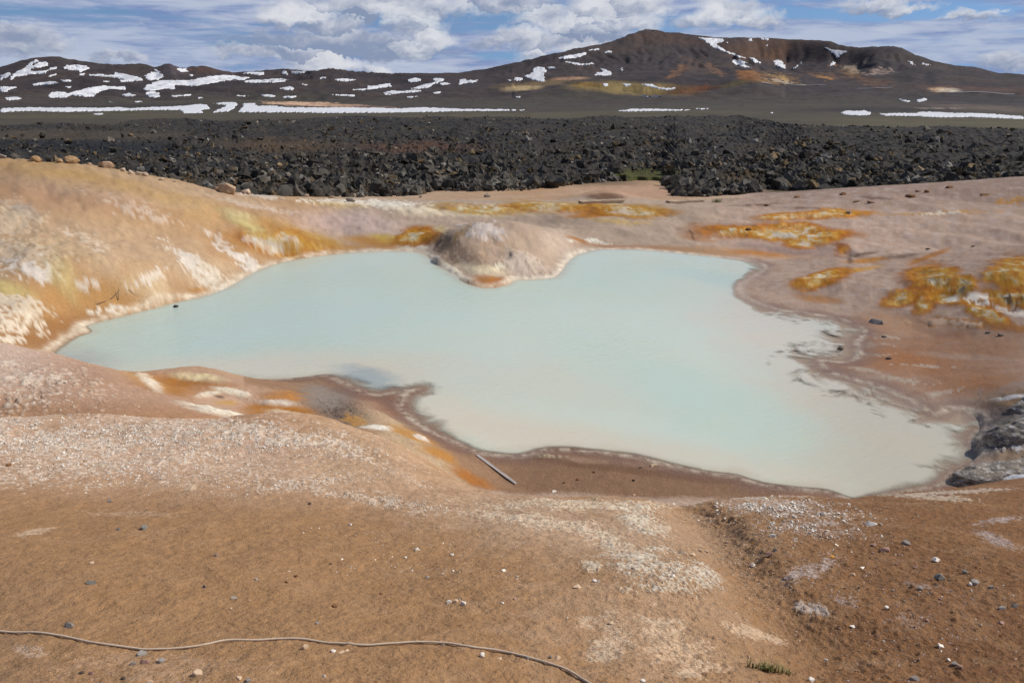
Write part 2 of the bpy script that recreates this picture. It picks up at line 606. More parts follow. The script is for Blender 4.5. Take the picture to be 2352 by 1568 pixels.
# seen points (pixel x, pixel y, ground distance)
SEEN = []
for px in (-300, 100, 600, 1100, 1600, 2000, 2350, 2700):
    SEEN += [(px, 1568, 2.35 if px < 1700 else 2.5)]
SEEN += [(-200, 1430, 3.0), (300, 1430, 3.0), (900, 1430, 3.0), (1400, 1430, 2.95), (1700, 1440, 3.0), (1850, 1440, 3.12), (2100, 1430, 3.1), (2500, 1430, 3.1),
         (-200, 1300, 3.85), (300, 1300, 3.85), (900, 1300, 3.85), (1400, 1300, 3.75), (1620, 1300, 3.75), (1730, 1300, 4.05), (1900, 1300, 4.05), (2100, 1300, 3.95), (2500, 1300, 3.9),
         (-200, 1150, 5.5), (200, 1150, 5.5), (600, 1150, 5.5), (850, 1160, 5.4), (1000, 1175, 5.3), (1200, 1180, 5.3), (1400, 1190, 5.1), (1600, 1210, 5.1), (1800, 1180, 5.6), (2000, 1175, 5.7), (2300, 1160, 5.9), (2600, 1150, 6),
         (1120, 1151, 6.0), (1300, 1145, 6.1), (1420, 1148, 6.1), (1520, 1163, 6.0), (1560, 1172, 5.9), (1640, 1155, 6.3), (1720, 1142, 6.7), (1830, 1134, 6.9), (1950, 1145, 6.9), (2080, 1130, 7.1), (2200, 1120, 7.4), (2352, 1110, 7.7), (2600, 1095, 8),
         (-200, 1050, 7.2), (200, 1050, 7.2), (600, 1050, 7.1), (800, 1060, 6.9),
         (-200, 962, 9.2), (0, 962, 9.2), (200, 956, 9.3), (350, 962, 9.2), (460, 968, 9.0), (560, 960, 9.1), (680, 957, 9.2), (760, 964, 8.9), (828, 984, 8.5), (926, 1034, 7.6), (1000, 1085, 6.9), (1060, 1128, 6.3),
         # second shoulder on the left
         (-200, 770, 17.5), (0, 790, 17), (95, 812, 16.8), (200, 842, 16.2), (310, 868, 15.6), (380, 900, 14.9), (450, 938, 14.0), (500, 958, 13.2),
         (-100, 880, 14.4), (100, 880, 14.4), (250, 900, 14.0), (-100, 950, 12.7), (100, 950, 12.6), (300, 945, 12.7),
         # orange mounds and mud by the near shore
         (320, 858, 19.2), (400, 856, 19.6), (440, 852, 19.8), (500, 862, 19.6), (430, 890, 18.4), (520, 892, 18.6), (560, 930, 17.3), (640, 900, 18.4), (620, 945, 17.0), (700, 930, 17.6), (780, 930, 17.7), (800, 965, 16.7), (870, 930, 18.4), (880, 975, 16.8),
         (880, 1000, 15.6), (960, 1010, 16.0), (1000, 1050, 15.4), (1060, 1090, 15.2), (1100, 1120, 14.7), (1140, 1145, 14.1),
         (1200, 1080, 16.6), (1300, 1090, 16.3), (1450, 1100, 16.1), (1600, 1120, 15.6), (1750, 1130, 15.5), (1300, 1140, 14.9), (1500, 1145, 14.8), (1650, 1135, 15.2),
         # left dome
         (-250, 362, 46), (0, 363, 46), (80, 366, 46), (150, 373, 46), (230, 384, 46.5), (300, 400, 47), (400, 420, 48), (500, 435, 50), (600, 447, 53), (720, 457, 56), (850, 463, 58),
         (-200, 430, 39.5), (0, 440, 38.5), (150, 450, 38.8), (300, 465, 40), (420, 480, 42),
         (-200, 520, 34), (0, 520, 34), (150, 530, 34.2), (300, 540, 36), (450, 545, 39), (0, 620, 29.6), (150, 630, 29.7), (280, 630, 31.0), (400, 630, 33.2), (500, 600, 36.2), (0, 700, 26.6), (130, 700, 27.3), (0, 750, 25.0), (90, 765, 24.9), (-200, 700, 26.3), (-200, 620, 29.5), (560, 540, 41), (620, 560, 41), (640, 500, 45), (260, 690, 29.0),
         # back of the pool
         (720, 520, 45), (720, 560, 42), (850, 500, 48), (850, 545, 44.5), (950, 478, 52.5), (950, 550, 44.2), (1000, 525, 46.5),
         (1110, 503, 45), (1060, 512, 44.5), (1170, 508, 44.5), (1020, 545, 41.8), (1000, 575, 40.0), (1220, 525, 43), (1270, 548, 42), (1060, 560, 40.2), (1150, 560, 40.2), (1060, 600, 37.6), (1150, 600, 37.4), (1230, 590, 38.2), (1120, 632, 36.0), (1240, 620, 36.9),
         (1000, 466, 56), (1200, 470, 56), (1200, 490, 52), (1330, 500, 50.5), (1330, 470, 57), (1330, 545, 45.5), (1420, 530, 47), (1500, 555, 44.7), (1500, 500, 51.5), (1500, 470, 57), (1600, 560, 44.5), (1600, 510, 50), (1700, 568, 43.8), (1700, 530, 47.4), (1800, 590, 42.2), (1800, 560, 44.2), (1800, 515, 48.5), (1880, 594, 41.5), (1900, 555, 43.4), (1960, 590, 40.2), (1890, 605, 40.6),
         (2000, 520, 46), (2000, 560, 42), (2150, 560, 41.5), (2300, 520, 44), (2352, 480, 49), (2600, 460, 50), (2000, 610, 38.3), (2150, 605, 37),
         (2600, 390, 62), (2352, 405, 62), (2200, 415, 62), (2000, 428, 62), (1800, 442, 62), (1650, 455, 61), (1550, 464, 59),
         (2100, 640, 32.6), (1900, 650, 33.1), (1830, 640, 34.3), (1780, 660, 33.4), (1740, 670, 33.6), (1850, 690, 31.9), (2000, 690, 30.6), (2000, 640, 33.6), (2200, 625, 31.5), (2340, 600, 32.5), (2250, 650, 29.7), (2350, 650, 29.2), (2180, 690, 28.9), (2300, 700, 27.2), (2250, 740, 26.3), (2352, 740, 25.6), (2600, 700, 26.5), (2100, 735, 28.2), (2150, 770, 26.5), (2352, 820, 23.0), (2200, 850, 22.6), (2080, 850, 22.9), (2200, 900, 20.9), (2280, 870, 21.4), (2600, 820, 22.8), (2200, 800, 24.6), (2300, 790, 24.4),
         # crusted grey banks at the right end
         (2352, 885, 20.2), (2300, 912, 19.8), (2270, 945, 19.3), (2352, 930, 19.2), (2310, 965, 18.4), (2352, 972, 18.0), (2300, 975, 17.9), (2270, 1000, 17.5), (2352, 1000, 17.1), (2300, 1050, 16.4), (2352, 1055, 16.1), (2260, 1080, 16.2), (2352, 1090, 15.4), (2600, 980, 17), (2600, 1080, 15)]
SEEN = np.array(SEEN, float)
_az, _sl = ray(SEEN[:, 0], SEEN[:, 1])
SEEN[:, 2] /= np.cos(_az)
CT = [np.stack([_az, np.log(SEEN[:, 2]), CAMZ + _sl * SEEN[:, 2]], 1)]
# unseen ground (pixel x of the azimuth at mid height, distance, height)
HID = []
for px in (-300, 100, 500, 1000, 1500, 2000, 2500):
    HID += [(px, 1.2, 6.28), (px, 1.7, 6.22)]
for px, r1, z1, r2, z2 in ((-150, 10.6, 3.5, 11.6, 3.1), (100, 10.6, 3.45, 11.6, 3.1), (300, 10.6, 3.35, 11.6, 2.95), (500, 10.6, 3.2, 11.8, 2.5), (700, 10.6, 3.2, 12.6, 1.9), (850, 10.0, 3.3, 12.6, 1.6), (980, 8.6, 3.8, 12, 1.6),
                           (1150, 7.4, 3.9, 10, 2.0), (1350, 7.5, 3.8, 10, 2.0), (1600, 7.6, 3.6, 10, 1.9), (1850, 8.2, 3.5, 10.5, 1.8), (2100, 8.4, 3.5, 10.8, 1.7), (2352, 9.0, 3.4, 11.2, 1.8), (2600, 9.2, 3.4, 11.5, 1.8)):
    HID += [(px, r1, z1), (px, r2, z2), (px, 13.2, min(z2, 0.75) if px > 900 else z2 - 0.1)]
for px, z1, z2 in ((-300, 2.6, -0.8), (0, 2.6, -0.8), (250, 2.2, -0.9), (500, 1.2, -0.9), (700, 0.3, -0.8), (900, 0.1, -0.5), (1100, 0.2, -0.3), (1300, 0.2, -0.3), (1500, 0.2, -0.5), (1700, 0.3, -0.7), (1900, 0.6, -0.8), (2150, 0.9, -0.8), (2400, 1.2, -0.8), (2700, 1.4, -0.8)):
    HID += [(px, 58 if px < 650 else 67, z1), (px, 75 if px < 1000 or px > 1550 else 80, z2), (px, 98, -1.4)]
for px in (1110, 1170):
    HID += [(px, 48.0, 0.75)]
HID = np.array(HID, float)
_az, _ = ray(HID[:, 0], np.full(len(HID), 700.0))
HID[:, 1] /= np.cos(_az)
CT.append(np.stack([_az, np.log(HID[:, 1]), HID[:, 2]], 1))
CT.append(np.stack([np.arctan2(POOL[:, 0], POOL[:, 1]), np.log(np.hypot(POOL[:, 0], POOL[:, 1])), np.zeros(len(POOL))], 1))
CT = np.concatenate(CT)
CC = 0.035


def _phi(d2):
    return np.sqrt(np.maximum(d2, 0) + CC * CC)


_P = CT[:, :2]
_A = _phi(((_P[:, None, :] - _P[None, :, :]) ** 2).sum(-1))
_n = len(_P)
_K = np.zeros((_n + 3, _n + 3))
_K[:_n, :_n] = _A - np.eye(_n) * 0.004
_K[:_n, _n] = 1
_K[:_n, n1 := _n + 1] = _P[:, 0]
_K[:_n, _n + 2] = _P[:, 1]
_K[_n:, :_n] = _K[:_n, _n:].T
_SOL = np.linalg.lstsq(_K, np.concatenate([CT[:, 2], np.zeros(3)]), rcond=None)[0]


def rbf(a, b):
    out = np.empty(a.size)
    Q = np.stack([a, b], 1)
    p2 = (_P ** 2).sum(1)
    for i in range(0, a.size, 40000):
        q = Q[i:i + 40000]
        d2 = (q ** 2).sum(1)[:, None] + p2[None] - 2 * q @ _P.T
        out[i:i + 40000] = _phi(d2) @ _SOL[:_n] + _SOL[_n] + q @ _SOL[_n + 1:]
    return out


NC = 790
TH = np.radians(np.concatenate([np.linspace(-80, -42.5, 22, endpoint=False), np.linspace(-42.5, 42.5, NC - 44), np.linspace(42.5, 80, 23)[1:]]))
LR = [np.log(1.1)]
while LR[-1] < math.log(122):
    r_ = math.exp(LR[-1])
    LR.append(LR[-1] + np.interp(r_, [1.1, 1.5, 2.2, 5, 7, 20, 30, 60, 122], [0.05, 0.02, 0.0031, 0.0031, 0.0042, 0.0044, 0.0060, 0.0085, 0.014]))
LR = np.array(LR)
NR = len(LR)
GA, GB = np.meshgrid(TH, LR)
ga, gb = GA.ravel(), GB.ravel()
gr = np.exp(gb)
gx, gy = gr * np.sin(ga), gr * np.cos(ga)
# the basic shape, evaluated on every third row and column and filled in smoothly
_ti = np.unique(np.append(np.arange(0, NC, 2), NC - 1))
_ri = np.unique(np.append(np.arange(0, NR, 2), NR - 1))
_ca, _cb = np.meshgrid(TH[_ti], LR[_ri])
_lim = math.radians(45)
_cz = rbf(np.clip(_ca, -_lim, _lim).ravel(), _cb.ravel()).reshape(_ca.shape)
_cz = np.stack([np.interp(TH, TH[_ti], row) for row in _cz])
gz = np.stack([np.interp(LR, LR[_ri], _cz[:, j]) for j in range(NC)], 1).ravel()
gz = np.where(gr < 4, np.minimum(gz, 6.3), gz)
# distance to the shore
gsd = np.full(gz.size, -20.0)
near_pool = (gy > 11.0) & (gy < 52)
gsd[near_pool] = poly_sd(gx[near_pool], gy[near_pool], POOL)
# local relief of the soil
PX0, PY0 = project(gx, gy, gz)
rel = fbm(gx * 0.35, gy * 0.35, 4, 41) * 0.10 + fbm(gx * 1.3, gy * 1.3, 4, 43) * 0.035 + fbm(gx * 5, gy * 5, 4, 47, 0.6) * 0.012
rel += np.where(gr < 11, fbm(gx * 12, gy * 12, 3, 53, 0.6) * 0.008, 0)
rel += np.where(gr < 9, np.maximum(fbm(gx * 26, gy * 26, 2, 57, 0.7) - 0.05, 0) * (0.008 + 0.016 * sst(gx / np.maximum(gy, 0.1), 0.08, 0.35)), 0)
# rills down the slopes
rel += -np.abs(fbm(gx * 0.9 + 3, gy * 0.9, 4, 61)) * 0.05 * sst(gr, 18, 30)
bank_k = sst(gy, 22, 30) * sst(-gy, -62, -54) * sst(-gsd, 0.8, 3.5)
rel += bank_k * (fbm(gx * 0.16, gy * 0.16, 3, 801) * 0.30 - np.abs(fbm(gx * 0.30 + gy * 0.12, gy * 0.22, 4, 803)) * 0.38 + fbm(gx * 2.6, gy * 2.6, 3, 805, 0.65) * 0.05)
outd = -gsd
land = np.where(gy < 55, np.maximum(gz, np.minimum(0.02 + 0.05 * outd, 0.15) if False else np.minimum(0.015 + 0.045 * outd, 0.2)), gz)
shore_k = sst(outd, 0.0, 1.6)
z_out = land * (0.35 + 0.65 * shore_k) + rel * (0.06 + 0.94 * sst(outd, 0.1, 2.2)) + 0.012 * sst(outd, 0, 0.3)
z_out = np.where(gy < 55, np.maximum(z_out, 0.008 + 0.02 * np.minimum(outd, 2)), z_out)
z_in = -0.004 - 0.07 * gsd
gz2 = np.where(gsd > 0, z_in, z_out)


def bump_at(px, py, r, rad, hgt, asp=1.0):
    """a local mound or hollow, at a measured place"""
    a_, s_ = ray(px, py)
    x_, y_ = r * math.tan(a_), r
    d_ = np.hypot((gx - x_) / (rad * asp), (gy - y_) / rad)
    global gz2
    gz2 = gz2 + hgt * np.exp(-(d_ ** 2) * 1.2) * (gsd < 0)


# steep noses of the crusted banks on the right, vents, small mounds
for q in ((2285, 1005, 17.0, 0.9, 0.16, 1.2), (2340, 945, 18.8, 0.8, 0.14, 1.3), (2255, 1080, 16.1, 0.6, 0.08, 1.8),
          (1389, 462, 61, 2.6, 0.75, 1.0), (455, 893, 18.6, 0.7, 0.10, 1.4), (535, 902, 18.2, 0.75, 0.24, 1.3), (450, 866, 19.3, 0.9, 0.2, 1.6), (640, 922, 17.6, 0.5, 0.2, 1.5),
          (652, 566, 41.1, 0.45, -0.45, 1.3), (2320, 690, 27.4, 0.5, -0.3, 1.2), (2165, 655, 29.6, 0.7, -0.12, 1.2), (2225, 655, 29.5, 0.5, 0.25, 1.2), (2335, 640, 29.6, 0.9, 0.3, 1.2),
          (1120, 648, 35.4, 1.0, 0.18, 1.5), (1935, 575, 41.9, 0.8, 0.3, 1.0), (1950, 592, 40.6, 0.5, -0.25, 0.8), (340, 660, 31.4, 1.2, 0.3, 1.2), (1160, 535, 42, 1.8, 0.25, 1.2), (1010, 580, 39.6, 0.8, 0.22, 0.8),
          (800, 945, 17.3, 0.8, -0.12, 1.2)):
    bump_at(*q)
def lobe_at(px, py, r, radx, rady, hgt, edge=0.4):
    global gz2
    a_, s_ = ray(px, py)
    x_, y_ = r * math.tan(a_), r
    w_ = 0.22 * fbm(gx * 1.4, gy * 1.4, 3, 311)
    d_ = np.hypot((gx - x_) / radx, (gy - y_) / rady) + w_
    gz2 = gz2 + hgt * sst(1 - d_, 0, edge) * sst(-gsd, -0.02, 0.25)


# crust roughness on the grey banks and dark mud
PX0, PY0 = project(gx, gy, gz2)
bk = np.exp(-(((PX0 - 2330) / 110) ** 2 + ((PY0 - 1010) / 100) ** 2) ** 2) * ((gy > 13) & (gy < 23) & (gsd < -0.05))
gz2 += bk * (ridged(gx * 0.9, gy * 2.4, 4, 71) * 0.09 + fbm(gx * 5, gy * 5, 3, 73) * 0.05)
kn = np.exp(-(((PX0 - 1150) / 165) ** 2 + ((PY0 - 580) / 88) ** 2) ** 2) * ((gy > 33) & (gy < 47.5) & (gsd < -0.05))
gz2 += kn * (-np.abs(fbm(gx * 0.6, gy * 0.4, 3, 471)) * 0.22 + fbm(gx * 2.2, gy * 2.2, 3, 473, 0.6) * 0.05 + 0.05)
dm = np.exp(-(((PX0 - 790) / 80) ** 2 + ((PY0 - 935) / 45) ** 2)) * ((gy > 13) & (gy < 23) & (gsd < -0.05))
gz2 += dm * fbm(gx * 4, gy * 4, 4, 77, 0.7) * 0.045
# broken edge of the little gully to the right of the spur
gl = sst(gy, 1.6, 2.2) * sst(-gy, -7.2, -6.2)
gc = np.interp(PY0, [1130, 1170, 1200, 1300, 1400, 1500, 1568, 1700], [1550, 1580, 1625, 1705, 1775, 1850, 1900, 1990]) + perlin(gx * 1.6, gy * 1.6, 81) * 16
wv = np.interp(PY0, [1130, 1300, 1568], [55, 85, 110])
dg = (PX0 - gc) / wv
gz2 -= gl * np.exp(-dg ** 2) * np.interp(PY0, [1130, 1180, 1300, 1450, 1568], [0.01, 0.06, 0.075, 0.05, 0.03])
rag = perlin(gx * 5, gy * 5, 83) * 0.35 + perlin(gx * 13, gy * 13, 84) * 0.25
gz2 += gl * sst(dg + rag, 0.55, 1.35) * np.exp(-np.maximum(dg - 1, 0) / 2.2) * np.interp(PY0, [1140, 1165, 1240, 1330, 1380, 1450], [0.0, 0.035, 0.022, 0.024, 0.012, 0.0])
gz2 = np.where((gsd < 0) & (gy < 55), np.maximum(gz2, 0.004), gz2)
GZ = gz2.reshape(NR, NC)


def ground_z(x, y):
    a = np.arctan2(x, y)
    b = np.log(np.maximum(np.hypot(x, y), 1.1))
    fi = np.interp(b, LR, np.arange(NR))
    fj = np.clip(np.interp(a, TH, np.arange(NC)), 0, NC - 1.001)
    i = np.minimum(fi.astype(int), NR - 2)
    j = fj.astype(int)
    u, v = fi - i, fj - j
    return (GZ[i, j] * (1 - v) + GZ[i, j + 1] * v) * (1 - u) + (GZ[i + 1, j] * (1 - v) + GZ[i + 1, j + 1] * v) * u


RM = np.exp(np.linspace(math.log(1.6), math.log(118), 1500))


def hit(px, py):
    """first ground point met by the line of sight through a pixel"""
    px = np.atleast_1d(np.asarray(px, float))
    py = np.atleast_1d(np.asarray(py, float))
    a, s = ray(px, py)
    out = np.full((px.size, 3), np.nan)
    for i0 in range(0, px.size, 3000):
        aa, s2_ = a[i0:i0 + 3000], s[i0:i0 + 3000]
        X = RM[None] * np.sin(aa)[:, None]
        Y = RM[None] * np.cos(aa)[:, None]
        g = ground_z(X, Y)
        below = (CAMZ + s2_[:, None] * RM[None]) < g
        k = below.argmax(1)
        ok = below.any(1)
        k = np.maximum(k, 1)
        rr = np.arange(len(k))
        d1 = CAMZ + s2_ * RM[k - 1] - g[rr, k - 1]
        d2 = g[rr, k] - (CAMZ + s2_ * RM[k])
        t = d1 / np.maximum(d1 + d2, 1e-9)
        r = RM[k - 1] + (RM[k] - RM[k - 1]) * t
        x, y = r * np.sin(aa), r * np.cos(aa)
        res = np.stack([x, y, ground_z(x, y)], 1)
        res[~ok] = np.nan
        out[i0:i0 + 3000] = res
    return out


def paint_ground():
    X, Y = project(gx, gy, gz2)
    P = Painter(X, Y, ga, gb, (188, 152, 120), gy)
    F = (0, 11.3)          # slope under the viewer
    S = (11.3, 19)         # shoulder
    N_ = (11.0, 24)        # near shore
    B = (24, 97)           # far side
    R = gy
    # --- zones
    fg = (R < 11.3).astype(float)
    P.all((160, 122, 85), fg)
    P.all((188, 148, 116), fg * sst(-Y, -1190, -1020))
    P.all((186, 148, 112), fg * sst(X, 620, 760) * sst(-Y, -1160, -1080) * sst(-X, -1200, -1080))
    P.all((140, 99, 65), fg * sst(X, 1560, 2050) * 0.9)  # right slope darker: its shade from facing away is painted into the colour
    P.all((122, 84, 56), fg * sst(X, 1950, 2352) * sst(Y, 1250, 1450) * 0.6)
    P.all((148, 116, 86), fg * sst(-X, -260, 60) * sst(Y, 1200, 1500) * 0.7)
    P.all((168, 131, 96), fg * np.clip(P.w1 * 1.3, 0, 0.6))
    P.all((152, 114, 76), fg * np.clip(-P.w2 * 1.4, 0, 0.5))
    P.all((118, 84, 54), fg * sst(P.w4 + P.w3 * 0.2, 0.30, 0.6) * 0.35)
    P.all((176, 138, 100), fg * sst(-P.w4 + P.w1 * 0.5, 0.3, 0.6) * 0.4)
    sh = ((R >= 11.3) & (R < 19) & (X < 560) & (outd > 1.2)).astype(float)
    P.all((188, 150, 122), sh)
    P.all((176, 134, 100), sh * sst(Y, 900, 960))
    P.all((206, 176, 156), sh * sst(-X, -230, 20) * sst(-Y, -930, -820))
    mud = ((R >= 11.0) & (R < 24) & ((X >= 560) | (outd <= 1.2))).astype(float)
    P.all((158, 122, 92), mud)
    P.all((140, 108, 82), mud * sst(X, 1100, 1250) * sst(-X, -2050, -1900))
    right = (R >= 20) * sst(X, 1450, 1750) * (X > 1300)
    P.all((192, 163, 142), right)
    P.all((150, 124, 108), right * sst(-Y, -500, -440) * 0.8)  # shade of the slope and lens falloff painted in towards the right crest
    P.all((164, 136, 116), right * np.clip(P.w3 * 1.8, 0, 0.7))
    P.all((204, 186, 174), right * np.clip(-P.w3 * 1.6, 0, 0.6))
    ctr = (R >= 36) * sst(X, 640, 820) * sst(-X, -1750, -1550)
    P.all((206, 180, 156), ctr)
    P.all((196, 168, 142), ctr * np.clip(P.w1 * 1.5, 0, 0.7))
    P.all((214, 182, 150), (R >= 60) * sst(X, 700, 900) * sst(-X, -1760, -1600))
    P.all((205, 160, 118), (R >= 60) * sst(X, 900, 1100) * sst(-X, -1700, -1500) * np.clip(0.5 + P.w1, 0, 0.9))
    dome = (R >= 23) * sst(-X, -820, -640)
    P.all((196, 156, 112), dome)
    P.all((186, 140, 98), dome * np.clip(P.w1 * 1.8, 0, 0.8))
    P.all((216, 188, 156), dome * np.clip(-P.w2 * 1.6, 0, 0.7))
    # ground behind the crests: dark grit among the lava
    P.all((96, 78, 56), sst(R, 60, 66) * sst(X, 1735, 1790))
    P.all((74, 66, 44), sst(R, 66, 74) * sst(X, 1735, 1790) * np.clip(0.6 + P.w1 * 1.5, 0, 1))
    P.all((84, 70, 56), sst(R, 56, 60) * sst(-X, -560, -480))
    P.all((120, 100, 76), sst(R, 72, 84) * sst(X, 800, 1000) * sst(-X, -1560, -1380) * 0.8)
    g = P.blob
    # --- dome stains
    g((212, 168, 98), 240, 412, 230, 26, 9, 0.7, 0.5, 0.85, gate=B)
    g((214, 172, 104), 420, 470, 120, 26, 18, 0.7, 0.6, 0.7, gate=B)
    g((202, 150, 118), 180, 460, 170, 26, 6, 0.8, 0.6, 0.6, gate=B)
    g((194, 142, 76), 250, 600, 260, 90, 0, 0.8, 0.7, 0.65, gate=B)
    g((190, 136, 62), 210, 690, 200, 60, -8, 0.7, 0.7, 0.8, gate=B)
    g((190, 134, 58), 470, 600, 120, 26, -32, 0.6, 0.6, 0.8, gate=B)
    g((224, 196, 130), 150, 570, 130, 22, 12, 0.7, 0.9, 0.5, 0.35, gate=B)
    g((216, 188, 156), 330, 570, 220, 50, 14, 0.9, 0.7, 0.55, gate=B)
    g((218, 192, 162), 90, 560, 160, 50, 8, 0.9, 0.7, 0.5, gate=B)
    g((216, 190, 158), 480, 640, 120, 40, 20, 0.9, 0.7, 0.6, gate=B)
    g((214, 186, 160), 200, 440, 220, 20, 8, 0.9, 0.8, 0.4, gate=B)
    g((232, 218, 196), 195, 545, 80, 18, 20, 0.6, 1.0, 0.8, 0.6, gate=B)
    g((226, 206, 186), 300, 480, 110, 24, 18, 0.8, 0.9, 0.7, 0.5, gate=B)
    g((226, 208, 180), 20, 500, 70, 40, 15, 0.7, 0.8, 0.7, 0.3, gate=B)
    g((228, 212, 186), 40, 590, 110, 40, 10, 0.8, 0.8, 0.65, 0.3, gate=B)
    g((236, 230, 220), 75, 628, 60, 26, 5, 0.5, 0.8, 0.95, gate=B)
    g((224, 206, 128), 10, 660, 60, 18, 20, 0.7, 0.6, 0.8, gate=B)
    g((226, 208, 140), 150, 640, 50, 30, 40, 0.7, 0.8, 0.6, gate=B)
    g((232, 224, 210), 205, 652, 26, 9, 0, 0.6, 0.7, 0.9, gate=B)
    g((226, 198, 156), 345, 655, 70, 30, 10, 0.6, 0.5, 0.9, gate=B)
    g((236, 226, 212), 330, 645, 50, 18, -20, 0.5, 0.8, 0.9, gate=B)
    g((184, 138, 92), 415, 665, 30, 22, 30, 0.6, 0.6, 0.7, gate=B)
    g((196, 134, 46), 455, 668, 22, 7, -6, 0.5, 0.5, 0.95, gate=B)
    g((234, 224, 204), 460, 620, 80, 20, 34, 0.6, 0.7, 0.9, gate=B)
    g((236, 228, 214), 430, 600, 60, 14, 36, 0.6, 0.7, 0.8, gate=B)
    g((238, 232, 222), 525, 572, 52, 15, 36, 0.5, 0.8, 0.95, gate=B)
    g((238, 232, 222), 570, 605, 36, 16, 40, 0.5, 0.8, 0.9, gate=B)
    g((184, 122, 40), 640, 566, 130, 22, 8, 0.6, 0.6, 0.9, gate=B)
    g((206, 160, 60), 690, 545, 100, 18, 18, 0.6, 0.7, 0.8, gate=B)
    g((226, 212, 150), 560, 508, 50, 14, 24, 0.6, 0.6, 0.8, gate=B)
    g((222, 206, 130), 590, 530, 50, 12, 24, 0.6, 0.7, 0.8, gate=B)
    g((196, 138, 58), 640, 525, 60, 10, 14, 0.6, 0.7, 0.8, gate=B)
    g((240, 238, 232), 590, 555, 50, 10, 12, 0.4, 0.9, 1.0, gate=B)
    g((238, 234, 228), 625, 570, 34, 11, 24, 0.4, 0.8, 1.0, gate=B)
    g((236, 232, 226), 665, 548, 26, 5, 8, 0.5, 0.7, 0.9, gate=B)
    g((160, 150, 138), 640, 560, 34, 7, 6, 0.6, 0.8, 0.7, gate=B)
    g((108, 56, 18), 653, 566, 13, 6, 6, 0.4, 0.5, 0.95, gate=B)
    g((214, 196, 130), 745, 570, 34, 9, 10, 0.6, 0.9, 0.8, 0.3, gate=B)
    g((120, 90, 60), 764, 572, 7, 5, 0, 0.5, 0.6, 0.9, gate=B)
    g((186, 178, 168), 50, 478, 30, 14, 20, 0.7, 0.8, 0.6, gate=B)
    g((236, 222, 206), 570, 470, 90, 8, 12, 0.6, 0.8, 0.7, gate=B)
    g((234, 226, 214), 600, 452, 50, 6, 8, 0.5, 0.8, 0.8, gate=B)
    g((220, 190, 160), 400, 428, 220, 14, 12, 0.7, 0.8, 0.6, gate=B)
    P.all((190, 156, 122), dome * 0.30)
    # left end, cracked crust on brown
    L = (19, 30)
    g((164, 114, 66), 110, 765, 150, 34, -8, 0.6, 0.5, 0.9, gate=L)
    g((222, 204, 178), 35, 700, 90, 22, 14, 0.7, 0.9, 0.85, 0.3, gate=L)
    g((230, 212, 186), 40, 740, 70, 24, 10, 0.4, 1.0, 0.9, 0.35, gate=L)
    g((232, 216, 192), 20, 780, 40, 14, 0, 0.4, 1.0, 0.85, 0.3, gate=L)
    g((232, 220, 200), 250, 710, 60, 7, -10, 0.4, 1.2, 0.85, 0.4, gate=L)
    g((226, 206, 176), 190, 755, 34, 8, -10, 0.4, 1.0, 0.8, gate=L)
    # --- back of the pool
    g((236, 226, 206), 840, 467, 140, 7, 2, 0.5, 0.7, 0.95, gate=B)
    g((232, 220, 196), 930, 480, 110, 7, 5, 0.6, 0.8, 0.8, gate=B)
    g((214, 178, 110), 780, 470, 60, 6, 4, 0.6, 0.7, 0.6, gate=B)
    g((216, 188, 180), 800, 510, 120, 22, 4, 0.8, 0.6, 0.6, gate=B)
    g((228, 208, 176), 1020, 490, 100, 9, 3, 0.6, 0.8, 0.8, gate=B)
    g((226, 202, 120), 1110, 480, 110, 12, 2, 0.5, 0.8, 0.9, gate=B)
    g((208, 160, 66), 1160, 476, 90, 7, -2, 0.5, 0.9, 0.85, 0.3, gate=B)
    g((236, 226, 206), 1100, 472, 70, 4, 0, 0.5, 0.9, 0.9, gate=B)
    g((214, 168, 74), 1280, 474, 120, 11, 2, 0.5, 0.7, 0.9, gate=B)
    g((196, 132, 34), 1290, 480, 80, 6, 2, 0.5, 0.9, 0.8, 0.3, gate=B)
    g((230, 214, 170), 1310, 470, 50, 5, 0, 0.5, 0.9, 0.8, gate=B)
    g((208, 158, 56), 1440, 484, 110, 14, 2, 0.45, 0.6, 0.95, gate=B)
    g((190, 120, 22), 1370, 493, 80, 7, -6, 0.5, 0.8, 0.9, gate=B)
    g((214, 176, 90), 1450, 476, 70, 6, 2, 0.5, 0.8, 0.8, gate=B)
    g((228, 212, 176), 1390, 468, 30, 5, 0, 0.5, 0.8, 0.8, gate=B)
    g((224, 186, 106), 1410, 508, 90, 6, 2, 0.5, 1.0, 0.7, 0.4, gate=B)
    g((172, 152, 132), 1270, 506, 110, 8, 2, 0.7, 0.7, 0.8, gate=B)
    g((214, 170, 140), 1480, 440, 160, 12, 0, 0.7, 0.7, 0.7, gate=B)
    g((122, 88, 62), 1389, 452, 42, 8, 0, 0.4, 0.5, 0.9, gate=B)
    g((196, 136, 52), 870, 556, 80, 12, 4, 0.6, 0.7, 0.85, gate=B)
    g((206, 156, 44), 955, 545, 34, 17, 0, 0.45, 0.6, 0.95, gate=B)
    g((196, 132, 28), 965, 530, 26, 8, -14, 0.5, 0.6, 0.9, gate=B)
    g((234, 222, 180), 945, 550, 18, 9, 20, 0.5, 0.9, 0.9, gate=B)
    g((214, 178, 70), 890, 543, 36, 9, 4, 0.5, 0.7, 0.8, gate=B)
    g((216, 190, 110), 1000, 545, 24, 14, -40, 0.5, 0.8, 0.8, gate=B)
    g((196, 142, 76), 760, 575, 130, 7, -6, 0.6, 0.5, 0.8, gate=B)
    g((226, 212, 190), 960, 570, 50, 5, 3, 0.5, 0.9, 0.8, gate=B)
    # --- knob
    K = (33, 47.5)
    g((190, 164, 140), 1150, 570, 160, 80, 0, 0.25, 0.2, 0.95, gate=K)
